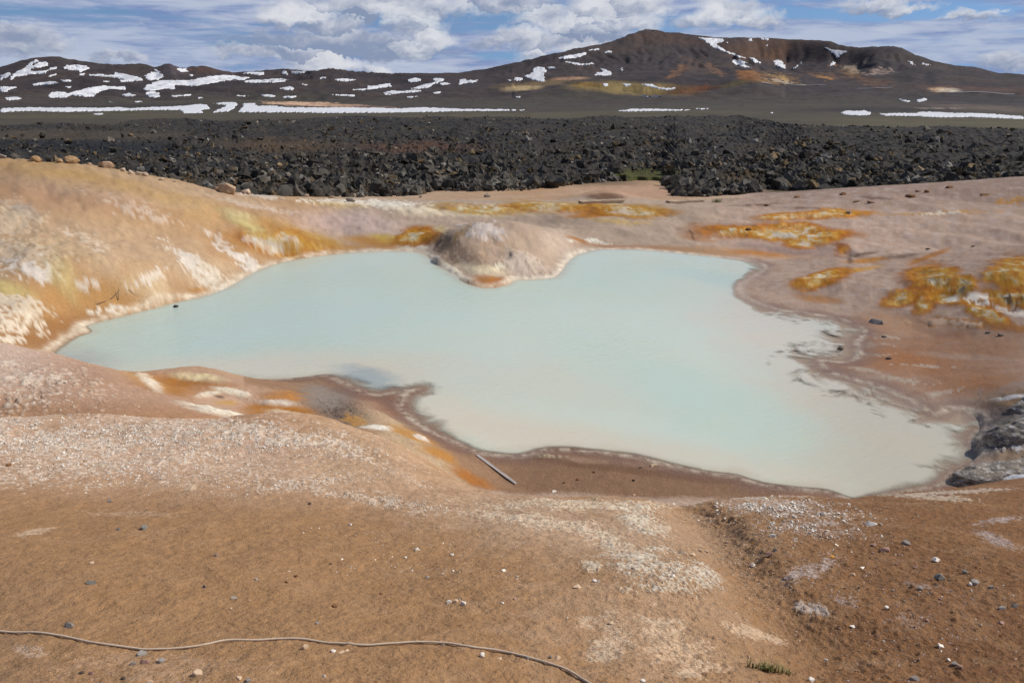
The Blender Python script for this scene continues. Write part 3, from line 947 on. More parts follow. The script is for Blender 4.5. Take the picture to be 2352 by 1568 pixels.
    g((128, 104, 84), 1026, 578, 38, 42, -30, 0.6, 0.6, 0.85, 0.3, gate=K)  # brown speckle, with the shade of the knob's left face painted in
    g((134, 108, 88), 1085, 592, 56, 18, 20, 0.6, 0.8, 0.75, 0.4, gate=K)
    g((170, 142, 114), 1130, 580, 100, 40, 0, 0.7, 0.8, 0.7, 0.5, gate=K)
    g((214, 202, 192), 1110, 530, 60, 22, 14, 0.7, 0.9, 0.7, 0.3, gate=K)
    g((150, 118, 70), 1060, 535, 36, 10, -40, 0.6, 0.9, 0.7, 0.3, gate=K)
    g((214, 196, 178), 1200, 605, 60, 26, 20, 0.6, 0.9, 0.6, 0.3, gate=K)
    g((214, 190, 168), 1290, 560, 40, 30, 30, 0.6, 0.6, 0.7, gate=K)
    g((224, 206, 168), 1105, 618, 50, 10, 8, 0.5, 0.7, 0.9, gate=K)
    g((236, 226, 196), 1150, 612, 26, 6, -4, 0.5, 0.8, 0.8, gate=K)
    g((178, 112, 44), 1120, 648, 50, 15, -2, 0.35, 0.4, 0.95, gate=K)
    g((232, 218, 190), 1040, 622, 30, 8, 30, 0.5, 0.8, 0.9, gate=K)
    g((232, 216, 190), 1215, 640, 50, 4, -3, 0.6, 0.6, 0.9, gate=K)
    g((236, 228, 208), 1350, 556, 50, 6, 4, 0.5, 0.7, 0.9, gate=B)
    g((190, 124, 56), 1325, 552, 26, 4, 20, 0.5, 0.7, 0.9, gate=B)
    g((190, 132, 88), 1450, 568, 120, 5, 2, 0.6, 0.7, 0.8, gate=B)
    g((190, 122, 62), 1600, 548, 40, 5, 8, 0.6, 0.7, 0.6, gate=B)
    # --- right side
    g((196, 150, 106), 1700, 580, 160, 10, 3, 0.6, 0.7, 0.9, gate=B)
    g((188, 122, 52), 1745, 582, 60, 6, 4, 0.6, 0.8, 0.85, gate=B)
    g((156, 130, 118), 1830, 575, 130, 12, 4, 0.5, 0.5, 0.85, gate=B)
    g((186, 112, 22), 1770, 533, 170, 17, 1, 0.4, 0.7, 0.95, gate=B)
    g((206, 152, 48), 1800, 540, 110, 14, 2, 0.5, 0.8, 0.8, gate=B)
    g((232, 224, 206), 1775, 530, 80, 9, -4, 0.5, 0.9, 0.9, gate=B)
    g((228, 220, 204), 1672, 538, 34, 9, -6, 0.5, 0.8, 0.9, gate=B)
    g((166, 92, 12), 1880, 545, 66, 18, -10, 0.4, 0.6, 0.95, gate=B)
    g((196, 128, 24), 1840, 548, 40, 12, 0, 0.5, 0.8, 0.85, gate=B)
    g((214, 190, 150), 1905, 540, 22, 9, -30, 0.5, 0.8, 0.8, gate=B)
    g((146, 82, 16), 1935, 572, 20, 14, 10, 0.4, 0.6, 0.95, gate=B)
    g((206, 140, 30), 1938, 574, 9, 6, 0, 0.5, 0.8, 0.9, gate=B)
    g((192, 128, 44), 1990, 598, 50, 5, -3, 0.5, 0.7, 0.9, gate=B)
    g((176, 112, 40), 2138, 588, 52, 5, -22, 0.5, 0.6, 0.9, gate=B)
    g((196, 142, 56), 1870, 494, 120, 10, -3, 0.45, 0.7, 0.95, gate=B)
    g((236, 230, 218), 1855, 496, 84, 6, -3, 0.45, 0.8, 1.0, gate=B)
    g((196, 134, 40), 1960, 490, 50, 5, -3, 0.5, 0.8, 0.9, gate=B)
    g((190, 142, 78), 2160, 489, 130, 4, -2, 0.5, 0.9, 0.8, 0.3, gate=B)
    g((230, 220, 204), 2170, 489, 40, 3, -2, 0.5, 0.9, 0.8, gate=B)
    g((192, 136, 54), 2330, 460, 46, 8, -4, 0.5, 0.9, 0.8, 0.3, gate=B)
    g((192, 128, 30), 1890, 640, 66, 17, -14, 0.4, 0.6, 0.9, gate=B)
    g((236, 226, 204), 1885, 642, 40, 9, -12, 0.4, 0.9, 0.95, gate=B)
    g((206, 150, 50), 1960, 622, 60, 5, -10, 0.5, 0.6, 0.9, gate=B)
    g((186, 128, 68), 1880, 686, 50, 9, 8, 0.6, 0.8, 0.8, gate=B)
    Z = (22, 40)
    k = P.crust
    k(2165, 650, 100, 42, 4, 0.6, 0.97, 0.7, gate=Z)
    k(2120, 690, 30, 34, 20, 0.6, 0.9, 0.1, gate=Z)
    k(2215, 655, 36, 28, 0, 0.6, 0.9, 0.9, gate=Z)
    k(2190, 690, 80, 14, 6, 0.6, 0.9, 0.0, gate=Z)
    k(2350, 636, 84, 54, 0, 0.5, 0.97, 0.4, gate=Z)
    k(2330, 690, 84, 24, 4, 0.6, 0.95, 1.0, gate=Z)
    k(2270, 725, 70, 22, 24, 0.7, 0.95, 0.4, gate=Z)
    k(2065, 687, 46, 20, -20, 0.7, 0.9, 0.1, gate=Z)
    g((234, 226, 214), 2252, 692, 26, 12, 0, 0.5, 0.7, 0.95, gate=Z)
    g((176, 120, 30), 2254, 693, 8, 5, 0, 0.4, 0.4, 0.9, gate=Z)
    g((222, 210, 196), 2330, 715, 50, 10, 10, 0.5, 1.0, 0.8, 0.3, gate=Z)
    k(1890, 640, 74, 20, -14, 0.6, 0.9, 0.1, gate=Z)
    k(1780, 533, 190, 22, 1, 0.6, 0.85, 0.3, gate=(40, 60))
    k(1885, 546, 70, 20, -10, 0.6, 0.8, 0.3, gate=(38, 60))
    k(1870, 494, 130, 11, -3, 0.6, 0.85, 0.2, gate=B)
    k(955, 545, 48, 22, 0, 0.6, 0.9, 0.2, gate=(40, 52))
    k(1280, 477, 140, 13, 2, 0.8, 0.6, 0.1, gate=(46, 64))
    k(1440, 484, 120, 15, 2, 0.8, 0.6, 0.1, gate=(46, 64))
    k(1110, 480, 120, 12, 2, 0.8, 0.6, 0.0, gate=(46, 64))
    k(650, 560, 120, 28, 10, 0.8, 0.5, 0.3, gate=(36, 52))
    g((186, 124, 52), 2230, 745, 130, 10, 4, 0.5, 1.0, 0.85, 0.3, gate=(20, 40))
    g((226, 208, 186), 2180, 742, 100, 7, 4, 0.5, 1.1, 0.8, 0.4, gate=(20, 40))
    g((176, 112, 44), 2330, 755, 60, 9, 4, 0.5, 0.9, 0.8, gate=(20, 40))
    g((170, 124, 92), 2150, 810, 240, 60, 0, 0.5, 0.5, 0.9, gate=(18, 31))
    g((186, 140, 104), 2060, 740, 90, 22, 0, 0.7, 0.6, 0.7, gate=(18, 32))
    g((178, 118, 70), 2080, 830, 90, 26, 4, 0.7, 0.7, 0.7, gate=(18, 31))
    g((176, 116, 66), 2220, 885, 110, 26, -6, 0.7, 0.7, 0.7, gate=(18, 31))
    g((186, 158, 138), 2230, 820, 130, 8, 4, 0.6, 0.9, 0.6, gate=(18, 31))
    g((206, 180, 160), 2150, 905, 70, 6, -14, 0.6, 1.0, 0.7, 0.3, gate=(18, 31))
    for q in ((1990, 790, 60, 6, 0), (2080, 872, 60, 5, 6), (2150, 908, 50, 6, -12), (2030, 772, 50, 5, 4), (1990, 850, 40, 5, 10), (2120, 840, 60, 4, 2), (2010, 815, 40, 4, 0)):
        g((196, 180, 160), *q, 0.7, 1.0, 0.75, 0.42, gate=(17, 32))
    # --- near shore
    g((172, 112, 44), 430, 888, 120, 22, 6, 0.5, 0.5, 0.95, gate=N_)
    g((196, 150, 96), 330, 870, 60, 12, 24, 0.6, 0.5, 0.8, gate=N_)
    g((226, 206, 160), 455, 866, 60, 8, 4, 0.6, 0.9, 0.85, gate=N_)
    g((228, 212, 188), 345, 880, 10, 30, -56, 0.5, 0.9, 0.9, gate=N_)
    g((200, 166, 140), 560, 920, 110, 30, 8, 0.6, 0.6, 0.85, gate=N_)
    g((230, 216, 190), 535, 900, 44, 7, 14, 0.4, 0.9, 0.95, gate=N_)
    g((228, 212, 186), 480, 905, 28, 6, -10, 0.5, 0.9, 0.9, gate=N_)
    g((196, 150, 76), 520, 925, 26, 6, 0, 0.6, 0.8, 0.7, gate=N_)
    g((172, 112, 42), 640, 945, 84, 16, 4, 0.5, 0.6, 0.95, gate=N_)
    g((190, 126, 54), 690, 910, 80, 12, 0, 0.6, 0.7, 0.8, gate=N_)
    g((218, 204, 186), 640, 926, 36, 7, 4, 0.5, 0.9, 0.9, gate=N_)
    g((232, 218, 194), 500, 945, 90, 6, 12, 0.5, 0.9, 0.95, gate=(11.5, 24))
    g((226, 208, 178), 690, 955, 70, 6, 8, 0.5, 0.9, 0.85, gate=(11.5, 24))
    g((118, 102, 90), 790, 925, 95, 40, 16, 0.5, 0.7, 0.9, gate=N_)
    g((150, 138, 126), 740, 910, 50, 22, 10, 0.7, 0.7, 0.7, gate=N_)
    g((70, 58, 50), 800, 945, 70, 22, 10, 0.6, 1.0, 0.8, 0.6, gate=N_)
    g((176, 128, 62), 815, 962, 30, 14, 10, 0.5, 0.9, 0.9, 0.2, gate=N_)
    g((176, 132, 84), 860, 900, 40, 14, 10, 0.6, 0.9, 0.7, 0.3, gate=N_)
    g((150, 104, 80), 880, 930, 60, 26, 20, 0.6, 0.6, 0.7, gate=N_)
    g((192, 164, 130), 950, 1030, 130, 34, 38, 0.6, 0.4, 0.95, gate=(11.5, 24))
    g((232, 222, 204), 868, 983, 40, 4, 4, 0.5, 0.6, 0.95, gate=(11.5, 24))
    g((188, 132, 58), 950, 1000, 60, 8, 20, 0.5, 0.8, 0.85, gate=(11.5, 24))
    g((226, 212, 194), 968, 1006, 20, 4, 24, 0.5, 0.8, 0.9, gate=(11.5, 24))
    g((184, 124, 44), 1010, 1045, 40, 12, 24, 0.6, 0.8, 0.85, gate=(11.5, 24))
    g((176, 110, 44), 1085, 1098, 52, 12, 26, 0.6, 0.8, 0.9, gate=(11.5, 24))
    g((184, 128, 58), 985, 1070, 80, 6, 36, 0.6, 0.6, 0.8, gate=(11.0, 24))
    g((206, 182, 150), 1050, 1120, 90, 16, 34, 0.7, 0.5, 0.8, gate=(11.0, 24))
    g((206, 182, 162), 1140, 1140, 60, 10, 12, 0.7, 0.6, 0.85, gate=(9.0, 24))
    g((198, 170, 148), 1450, 1152, 330, 12, 2, 0.7, 0.6, 0.85, gate=(9.0, 24))
    g((112, 80, 58), 1440, 1078, 340, 8, 7, 0.7, 0.6, 0.65, gate=N_)
    g((172, 140, 116), 1420, 1062, 260, 6, 6, 0.7, 0.8, 0.6, gate=N_)
    g((216, 206, 168), 1265, 1048, 34, 5, 0, 0.5, 1.0, 0.7, 0.3, gate=N_)
    g((184, 130, 72), 1850, 1140, 60, 10, 4, 0.6, 0.7, 0.7, gate=N_)
    # grey crusted banks
    Q = (13, 22)
    g((150, 144, 138), 2330, 1010, 115, 105, 0, 0.3, 0.4, 0.97, gate=Q)
    g((168, 134, 100), 2330, 920, 70, 22, -6, 0.5, 0.6, 0.9, gate=Q)
    g((150, 122, 92), 2320, 1045, 70, 14, -8, 0.5, 0.6, 0.85, gate=Q)
    g((72, 70, 72), 2270, 1015, 34, 30, 0, 0.5, 0.7, 0.85, gate=Q)  # shadowed left-facing noses of the banks painted dark
    g((84, 78, 76), 2300, 945, 30, 18, 14, 0.5, 0.7, 0.85, gate=Q)
    g((204, 200, 198), 2335, 1010, 66, 30, -10, 0.6, 1.0, 0.85, 0.35, gate=Q)
    g((78, 72, 70), 2230, 1078, 60, 9, -8, 0.5, 0.9, 0.9, 0.3, gate=Q)
    g((190, 184, 178), 2300, 1082, 70, 9, -4, 0.5, 1.0, 0.85, 0.4, gate=Q)
    g((226, 226, 228), 2310, 1098, 90, 5, -4, 0.5, 0.6, 0.95, gate=Q)
    g((226, 224, 222), 2325, 912, 50, 4, -8, 0.5, 0.6, 0.95, gate=Q)
    g((90, 84, 36), 2330, 968, 50, 4, -10, 0.5, 1.0, 0.6, 0.3, gate=Q)
    for q in ((1588, 533, 9, 2.5, 50), (1592, 545, 8, 2, 60), (1952, 596, 7, 6, 60), (505, 911, 12, 3, 12), (520, 941, 9, 3, 0), (2010, 455, 40, 2.5, 4), (1860, 478, 60, 1.6, 2), (1740, 470, 60, 1.8, -2), (1990, 583, 30, 3, -8), (2070, 590, 40, 4, -6)):
        g((92, 66, 50), *q, 0.5, 0.8, 0.75, gate=(11, 80))
    # --- pebbly white crust on the near slopes
    WH = (224, 206, 184)
    g(WH, 60, 870, 200, 50, 8, 0.8, 0.6, 0.75, 0.62, gate=S)
    g(WH, 40, 920, 120, 30, 4, 0.8, 0.8, 0.7, 0.65, gate=S)
    g(WH, 120, 1010, 420, 60, 6, 0.7, 0.6, 0.85, 0.6, gate=F)
    g(WH, 520, 990, 320, 40, 6, 0.7, 0.6, 0.85, 0.6, gate=F)
    g(WH, 660, 1000, 260, 26, 12, 0.7, 0.8, 0.8, 0.55, gate=F)
    g(WH, 100, 1080, 300, 40, -4, 0.8, 0.8, 0.75, 0.66, gate=F)
    g(WH, 420, 1060, 340, 40, 6, 0.8, 0.8, 0.7, 0.66, gate=F)
    g(WH, 880, 1070, 200, 16, 26, 0.8, 0.9, 0.6, 0.7, gate=F)
    g((206, 178, 152), 300, 1030, 560, 80, 4, 0.9, 0.6, 0.45, gate=F)
    g((204, 178, 154), 1300, 1200, 330, 60, 6, 0.9, 0.7, 0.4, gate=F)
    g((198, 168, 140), 1480, 1440, 240, 130, 10, 0.9, 0.8, 0.35, gate=F)
    g(WH, 700, 1110, 180, 20, -4, 0.8, 0.9, 0.6, 0.7, gate=F)
    g(WH, 880, 1150, 190, 16, 10, 0.8, 0.9, 0.6, 0.66, gate=F)
    g((216, 196, 168), 1330, 1160, 260, 14, 0, 0.7, 0.8, 0.8, 0.55, gate=F)
    g((214, 192, 164), 1250, 1200, 190, 16, 8, 0.7, 0.8, 0.8, 0.5, gate=F)
    g((214, 192, 164), 1390, 1240, 130, 20, 22, 0.7, 0.8, 0.8, 0.5, gate=F)
    g((220, 206, 182), 1480, 1195, 70, 30, 30, 0.6, 0.9, 0.8, 0.5, gate=F)
    g((214, 200, 178), 1510, 1310, 120, 46, 18, 0.7, 0.9, 0.85, 0.52, gate=F)
    g((214, 200, 180), 1620, 1325, 50, 26, 40, 0.6, 0.9, 0.85, 0.5, gate=F)
    g((214, 196, 170), 1360, 1300, 30, 10, 8, 0.5, 0.9, 0.8, 0.4, gate=F)
    g((204, 180, 152), 1370, 1420, 60, 20, 0, 0.6, 1.0, 0.7, 0.55, gate=F)
    g((206, 182, 154), 1400, 1480, 60, 40, 0, 0.6, 1.0, 0.75, 0.5, gate=F)
    g((208, 182, 152), 1520, 1430, 60, 26, 20, 0.6, 1.0, 0.75, 0.45, gate=F)
    g((206, 176, 144), 1560, 1490, 110, 40, 20, 0.6, 1.0, 0.8, 0.55, gate=F)
    g((208, 178, 146), 1740, 1455, 80, 16, 16, 0.5, 0.9, 0.8, 0.35, gate=F)
    g((206, 178, 148), 1600, 1540, 80, 26, 0, 0.6, 1.0, 0.8, 0.5, gate=F)
    g((206, 190, 176), 1790, 1160, 170, 26, 8, 0.7, 0.8, 0.7, 0.6, gate=F)
    g((206, 190, 180), 1860, 1210, 150, 22, 6, 0.7, 0.8, 0.6, 0.66, gate=F)
    g((200, 184, 176), 1860, 1310, 80, 22, -20, 0.7, 0.8, 0.7, 0.5, gate=F)
    g((206, 190, 176), 1870, 1400, 50, 12, 14, 0.6, 0.9, 0.8, 0.4, gate=F)
    g((196, 176, 166), 1930, 1370, 50, 18, 20, 0.7, 0.9, 0.6, 0.5, gate=F)
    g((210, 190, 166), 2120, 1140, 120, 6, 4, 0.6, 0.9, 0.7, 0.4, gate=F)
    g((214, 196, 176), 2200, 1130, 150, 5, -3, 0.6, 0.9, 0.7, 0.4, gate=F)
    g((190, 176, 172), 2290, 1195, 70, 7, -8, 0.6, 1.0, 0.7, 0.5, gate=F)
    g((186, 172, 168), 2290, 1240, 60, 10, 20, 0.7, 1.0, 0.6, 0.5, gate=F)
    g((182, 160, 146), 2130, 1350, 60, 10, 12, 0.7, 1.0, 0.6, 0.55, gate=F)
    g((182, 160, 146), 2090, 1420, 60, 14, 0, 0.7, 1.0, 0.5, 0.55, gate=F)
    g((188, 160, 136), 70, 1495, 40, 12, 0, 0.7, 0.8, 0.7, 0.35, gate=F)
    g((182, 150, 122), 350, 1535, 260, 40, 0, 0.8, 0.8, 0.5, 0.5, gate=F)
    g((196, 168, 140), 80, 1222, 50, 7, -12, 0.6, 0.8, 0.8, 0.3, gate=F)
    g((190, 160, 130), 300, 1180, 120, 8, 2, 0.7, 1.0, 0.6, 0.5, gate=F)
    g((84, 54, 34), 1590, 1170, 70, 9, 28, 0.6, 1.0, 0.6, 0.6, gate=F)  # shade along the gully's left-facing ledge, painted in dark brown
    g((90, 58, 36), 1680, 1200, 50, 12, 44, 0.6, 1.0, 0.5, 0.66, gate=F)
    # depth of colour of each bank, the right side's shade included (the pale crusts keep theirs)
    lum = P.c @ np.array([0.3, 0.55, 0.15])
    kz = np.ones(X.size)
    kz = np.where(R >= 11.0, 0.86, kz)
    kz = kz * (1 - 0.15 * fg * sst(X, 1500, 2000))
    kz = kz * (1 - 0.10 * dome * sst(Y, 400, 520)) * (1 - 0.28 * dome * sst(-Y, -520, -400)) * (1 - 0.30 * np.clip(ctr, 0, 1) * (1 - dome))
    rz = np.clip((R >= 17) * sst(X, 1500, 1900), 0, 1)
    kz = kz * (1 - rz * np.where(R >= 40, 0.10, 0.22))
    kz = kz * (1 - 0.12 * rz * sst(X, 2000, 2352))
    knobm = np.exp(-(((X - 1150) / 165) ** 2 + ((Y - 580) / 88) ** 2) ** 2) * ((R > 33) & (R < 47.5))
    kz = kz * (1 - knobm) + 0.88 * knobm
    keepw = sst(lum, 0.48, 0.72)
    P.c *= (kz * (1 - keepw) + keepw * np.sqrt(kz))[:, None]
    # --- shore margins: pale scum line on the far side, wet mauve mud on the near and right side
    soft_side = np.clip(sst(X, 1640, 1800) + (gy < 24) * sst(X, 480, 720), 0, 1)
    jag = fbm(gx * 1.5, gy * 1.5, 4, 91)
    bw = np.maximum(0.0058 * gr, 0.10)
    band = np.exp(-((outd - 0.5 * bw) / (bw * (0.9 + 0.7 * jag))) ** 2) * np.clip(0.65 + P.w3 * 1.2, 0, 1)
    P.all((226, 211, 186), band * (1 - soft_side) * 0.9)
    mot = P.w4 * 0.55 + P.w3 * 0.5
    P.c *= (1 + np.clip(mot, -0.6, 0.6) * 0.30)[:, None]
    wetm = sst(-(outd + jag * 0.5), -0.95, -0.15) * soft_side * (1 - np.exp(-(((X - 2330) / 100) ** 2 + ((Y - 1020) / 95) ** 2) ** 2))
    P.all((116, 88, 74), wetm * 0.75)
    P.all((160, 140, 118), sst(gsd, 0.0, 0.5) * 0.85)
    rim2 = np.exp(-((outd - 0.03) / 0.13) ** 2) * soft_side * np.clip(0.45 + P.w3 * 1.6 + P.w1, 0, 1)
    P.all((206, 192, 168), rim2 * 0.7)
    wet = np.clip(sst(-(outd + jag * 0.3), -0.7, -0.1), 0, 1) * 0.9
    wet = np.maximum(wet, dm * 0.6)
    return P.c, wet, P.relief


gcol, gwet, grel = paint_ground()
# the crusts stand a little proud of the soil and are broken
gz2 = gz2 + grel * (gsd < -0.1) * np.where(gy < 11.3, 0.006 + 0.010 * fbm(gx * 16, gy * 16, 2, 461), 0.03 + 0.10 * fbm(gx * 1.7, gy * 1.7, 3, 463, 0.65))
GZ = gz2.reshape(NR, NC)
me = mesh_np("ground", np.stack([gx, gy, gz2], 1), grid_faces(NR, NC)[:, ::-1], True, {"wet": gwet}, {"col": gcol})
link("ground", me, M_GROUND, kind="structure", label="ochre and pale thermal clay slopes with white and orange mineral stains")

# ------------------------------------------------------------------ the pool
def build_water():
    na, nr = 300, 230
    th = np.linspace(math.radians(-42), math.radians(36), na)
    lr = np.linspace(math.log(13.5), math.log(48.5), nr)
    A, B = np.meshgrid(th, lr)
    r = np.exp(B).ravel()
    x, y = r * np.sin(A.ravel()), r * np.cos(A.ravel())
    sd = poly_sd(x, y, POOL)
    X, Y = project(x, y, np.zeros_like(x))
    P = Painter(X, Y, A.ravel(), B.ravel(), (190, 201, 188), r)
    P.all((174, 191, 182), sst(-X, -1050, -500) * 0.9)
    g = P.blob
    g((172, 192, 184), 650, 760, 420, 80, -6, 0.9, 0.3, 0.6)
    g((180, 195, 180), 1300, 640, 500, 50, 0, 0.9, 0.3, 0.7)
    CR = (196, 190, 172)
    g(CR, 640, 845, 330, 30, -1, 0.8, 0.35, 0.85)
    g(CR, 900, 880, 130, 40, 10, 0.8, 0.4, 0.7)
    g((200, 194, 176), 1150, 990, 330, 48, 14, 0.8, 0.3, 0.85)
    g(CR, 1560, 1045, 420, 34, 9, 0.8, 0.3, 0.85)
    g((190, 184, 168), 2010, 930, 300, 150, 34, 0.7, 0.25, 0.97)
    g((188, 183, 166), 2060, 1060, 290, 90, 10, 0.7, 0.25, 0.97)
    g((198, 192, 178), 1840, 790, 220, 60, 20, 0.8, 0.35, 0.9)
    g((194, 188, 174), 1750, 690, 90, 40, 30, 0.9, 0.4, 0.8)
    g((188, 182, 166), 1250, 880, 500, 60, 6, 0.9, 0.4, 0.35)
    g((178, 196, 184), 1690, 960, 210, 70, 16, 0.6, 0.3, 0.75)
    g((180, 198, 186), 1500, 860, 260, 50, 20, 0.9, 0.3, 0.6)
    g((168, 192, 184), 1660, 640, 90, 14, 8, 0.9, 0.4, 0.7)
    g((150, 152, 150), 185, 825, 70, 24, 0, 0.9, 0.5, 0.6)
    g((140, 154, 158), 840, 866, 70, 20, 8, 0.8, 0.8, 0.8)
    g((124, 142, 150), 900, 895, 36, 8, 8, 0.7, 0.7, 0.75)
    P.c *= (0.95 - 0.09 * sst(X, 1750, 2050))[:, None] * np.array([1.04, 1.02, 1.0])
    jag = fbm(x * 1.1, y * 1.1, 4, 12)
    rim = sst(-sd + jag * 0.25, -0.55, 0.0)
    P.all((170, 160, 138), rim * 0.55)
    fuzzy = np.clip(sst(X, 1600, 1760) + (y < 24) * sst(X, 700, 860) + 0.5 * sst(-X, -260, -140), 0, 1)
    fuzzy = fuzzy * (1 - 0.7 * sst(Y, 960, 1010) * sst(-X, -2080, -1950))
    fuzzy = np.where(Y > 1075, fuzzy * 0.6, fuzzy)
    fuzzy = fuzzy * (1 + 1.1 * sst(X, 1680, 1800) * sst(-Y, -1030, -960))
    keep = sd > -0.35
    f = grid_faces(nr, na)[:, ::-1]
    f = f[keep[f].all(1)]
    used = np.unique(f)
    remap = np.full(x.size, -1)
    remap[used] = np.arange(used.size)
    me = mesh_np("pool_water", np.stack([x, y, np.zeros_like(x)], 1)[used], remap[f], True,
                 {"sd": sd[used], "fuzzy": fuzzy[used]}, {"col": P.c[used]})
    link("pool_water", me, M_WATER, kind="structure", label="milky pale turquoise pool turning cream at its shallow rim")


build_water()

# ------------------------------------------------------------------ plain and mountains beyond the lava
CREST = np.array([(-500, 205), (-300, 190), (-100, 172), (0, 158), (60, 141), (100, 134), (150, 132), (200, 140), (250, 148), (290, 149), (330, 147), (352, 150), (362, 154),
                  (372, 151), (385, 148), (400, 149), (420, 153), (436, 158), (452, 153), (470, 152), (490, 154), (515, 163), (545, 168), (600, 164), (650, 159), (690, 161), (720, 166),
                  (760, 162), (800, 167), (850, 170), (900, 171), (940, 168), (1000, 169), (1060, 166), (1110, 160), (1160, 149), (1220, 135), (1290, 118), (1350, 105), (1390, 98),
                  (1420, 88), (1450, 75), (1475, 68), (1500, 70), (1550, 76), (1600, 83), (1640, 87), (1700, 86), (1760, 88), (1800, 91), (1850, 92), (1895, 95), (1915, 103), (1960, 110),
                  (1990, 107), (2030, 106), (2055, 110), (2080, 122), (2130, 140), (2180, 150), (2230, 155), (2280, 167), (2330, 171), (2400, 177), (2700, 195), (2900, 205)], float)
FC = 760
FTH = np.linspace(math.radians(-45), math.radians(45), FC)
FPXc = W / 2 + FPX * np.tan(FTH) / CP                       # pixel column of each azimuth at the horizon
FR = np.exp(np.concatenate([np.linspace(math.log(230), math.log(900), 40, endpoint=False), np.linspace(math.log(900), math.log(2950), 180, endpoint=False), np.linspace(math.log(2950), math.log(9000), 14)]))


def z_of(py, r, th=FTH):
    py = np.broadcast_to(py, th.shape)
    v = (H / 2 - py) / FPX
    fwd = CP + v * SP
    dz = -SP + v * CP
    return CAMZ + r * dz / (fwd / np.cos(th))


crest_py = np.interp(FPXc, CREST[:, 0], CREST[:, 1])
crest_r = np.interp(FPXc, [-500, 150, 330, 400, 470, 560, 650, 720, 950, 1300, 1475, 1640, 1800, 1990, 2060, 2352, 2900],
                    [2400, 2400, 2350, 2150, 2600, 2700, 2750, 2100, 2000, 2300, 2700, 2800, 2850, 2600, 2500, 2250, 2200])
rim_n = np.interp(FPXc, [1180, 1290, 1330, 1400, 1460, 1560, 1650, 1700, 1740, 1800], [219, 205, 200, 214, 221, 220, 207, 198, 192, 205])     # near lip of the explosion crater
rim_b = np.interp(FPXc, [1180, 1290, 1330, 1390, 1460, 1560, 1600, 1650, 1690, 1720, 1745, 1800], [208, 197, 194, 194.5, 193.5, 193, 199, 196, 188, 184, 189, 198])
inc = sst(FPXc, 1290, 1360) * sst(-FPXc, -1745, -1690)
bowl = sst(FPXc, 1640, 1760) * sst(-FPXc, -2010, -1930)
cols_r, cols_z = [], []
lines = [(np.full(FC, 230.0), np.full(FC, -4.6)), (np.full(FC, 450.0), np.full(FC, -4.8)), (np.full(FC, 640.0), np.full(FC, -5.6))]
for py, r in ((251, 800), (243, 930), (233, 1120)):
    lines.append((np.full(FC, float(r)), z_of(py, r)))
py_l = np.where(FPXc < 1180, 224, rim_n)
py_l = np.where(FPXc > 1800, 218, py_l)
lines.append((np.full(FC, 1440.0), z_of(py_l, 1440)))
zfl = z_of(np.where(FPXc < 1180, 219, np.where(FPXc > 1800, 212, np.minimum(rim_n, 214))), 1530)
lines.append((np.full(FC, 1530.0), zfl - inc * 16))
py_b = np.where(FPXc < 1180, crest_py + (224 - crest_py) * 0.72, np.where(FPXc > 1800, 204, rim_b))
lines.append((np.full(FC, 1640.0), z_of(py_b, 1640)))
f1 = np.where(bowl > 0, 0.25 + 0 * bowl, 0.45)
r1 = 1640 + (crest_r - 1640) * (0.45 + 0.0 * bowl)
py1 = crest_py + (py_b - crest_py) * (0.62 + 0.14 * bowl)
lines.append((r1, z_of(py1, r1)))
r2 = 1640 + (crest_r - 1640) * (0.78 + 0.06 * bowl)
py2 = crest_py + (py_b - crest_py) * (0.26 + 0.22 * bowl)
lines.append((r2, z_of(py2, r2)))
zc = z_of(crest_py, crest_r)
lines.append((crest_r, zc))
lines.append((crest_r + 350, zc * 0.72 - 5))
lines.append((np.full(FC, 9000.0), np.full(FC, 10.0)))
LRm = np.log(np.stack([l[0] for l in lines]))
LZm = np.stack([l[1] for l in lines])


def pchip_cols(X, Y, xq):
    """monotone cubic through each column of X, Y, at the common points xq"""
    out = np.empty((len(xq), X.shape[1]))
    h = np.diff(X, axis=0)
    dl = np.diff(Y, axis=0) / h
    d = np.zeros_like(Y)
    w1 = 2 * h[1:] + h[:-1]
    w2 = h[1:] + 2 * h[:-1]
    same = dl[1:] * dl[:-1] > 0
    with np.errstate(all='ignore'):
        dd = (w1 + w2) / (w1 / dl[:-1] + w2 / dl[1:])
    d[1:-1] = np.where(same, dd, 0)
    d[0], d[-1] = dl[0], dl[-1]
    for j in range(X.shape[1]):
        i = np.clip(np.searchsorted(X[:, j], xq, 'right') - 1, 0, len(X) - 2)
        hh = h[i, j]
        t = np.clip((xq - X[i, j]) / hh, 0, 1)
        out[:, j] = ((1 + 2 * t) * (1 - t) ** 2 * Y[i, j] + t * (1 - t) ** 2 * hh * d[i, j] + t * t * (3 - 2 * t) * Y[i + 1, j] + t * t * (t - 1) * hh * d[i + 1, j])
    return out


FZ = pchip_cols(LRm, LZm, np.log(FR))
FA, FRR = np.meshgrid(FTH, FR)
fx, fy = FRR * np.sin(FA), FRR * np.cos(FA)
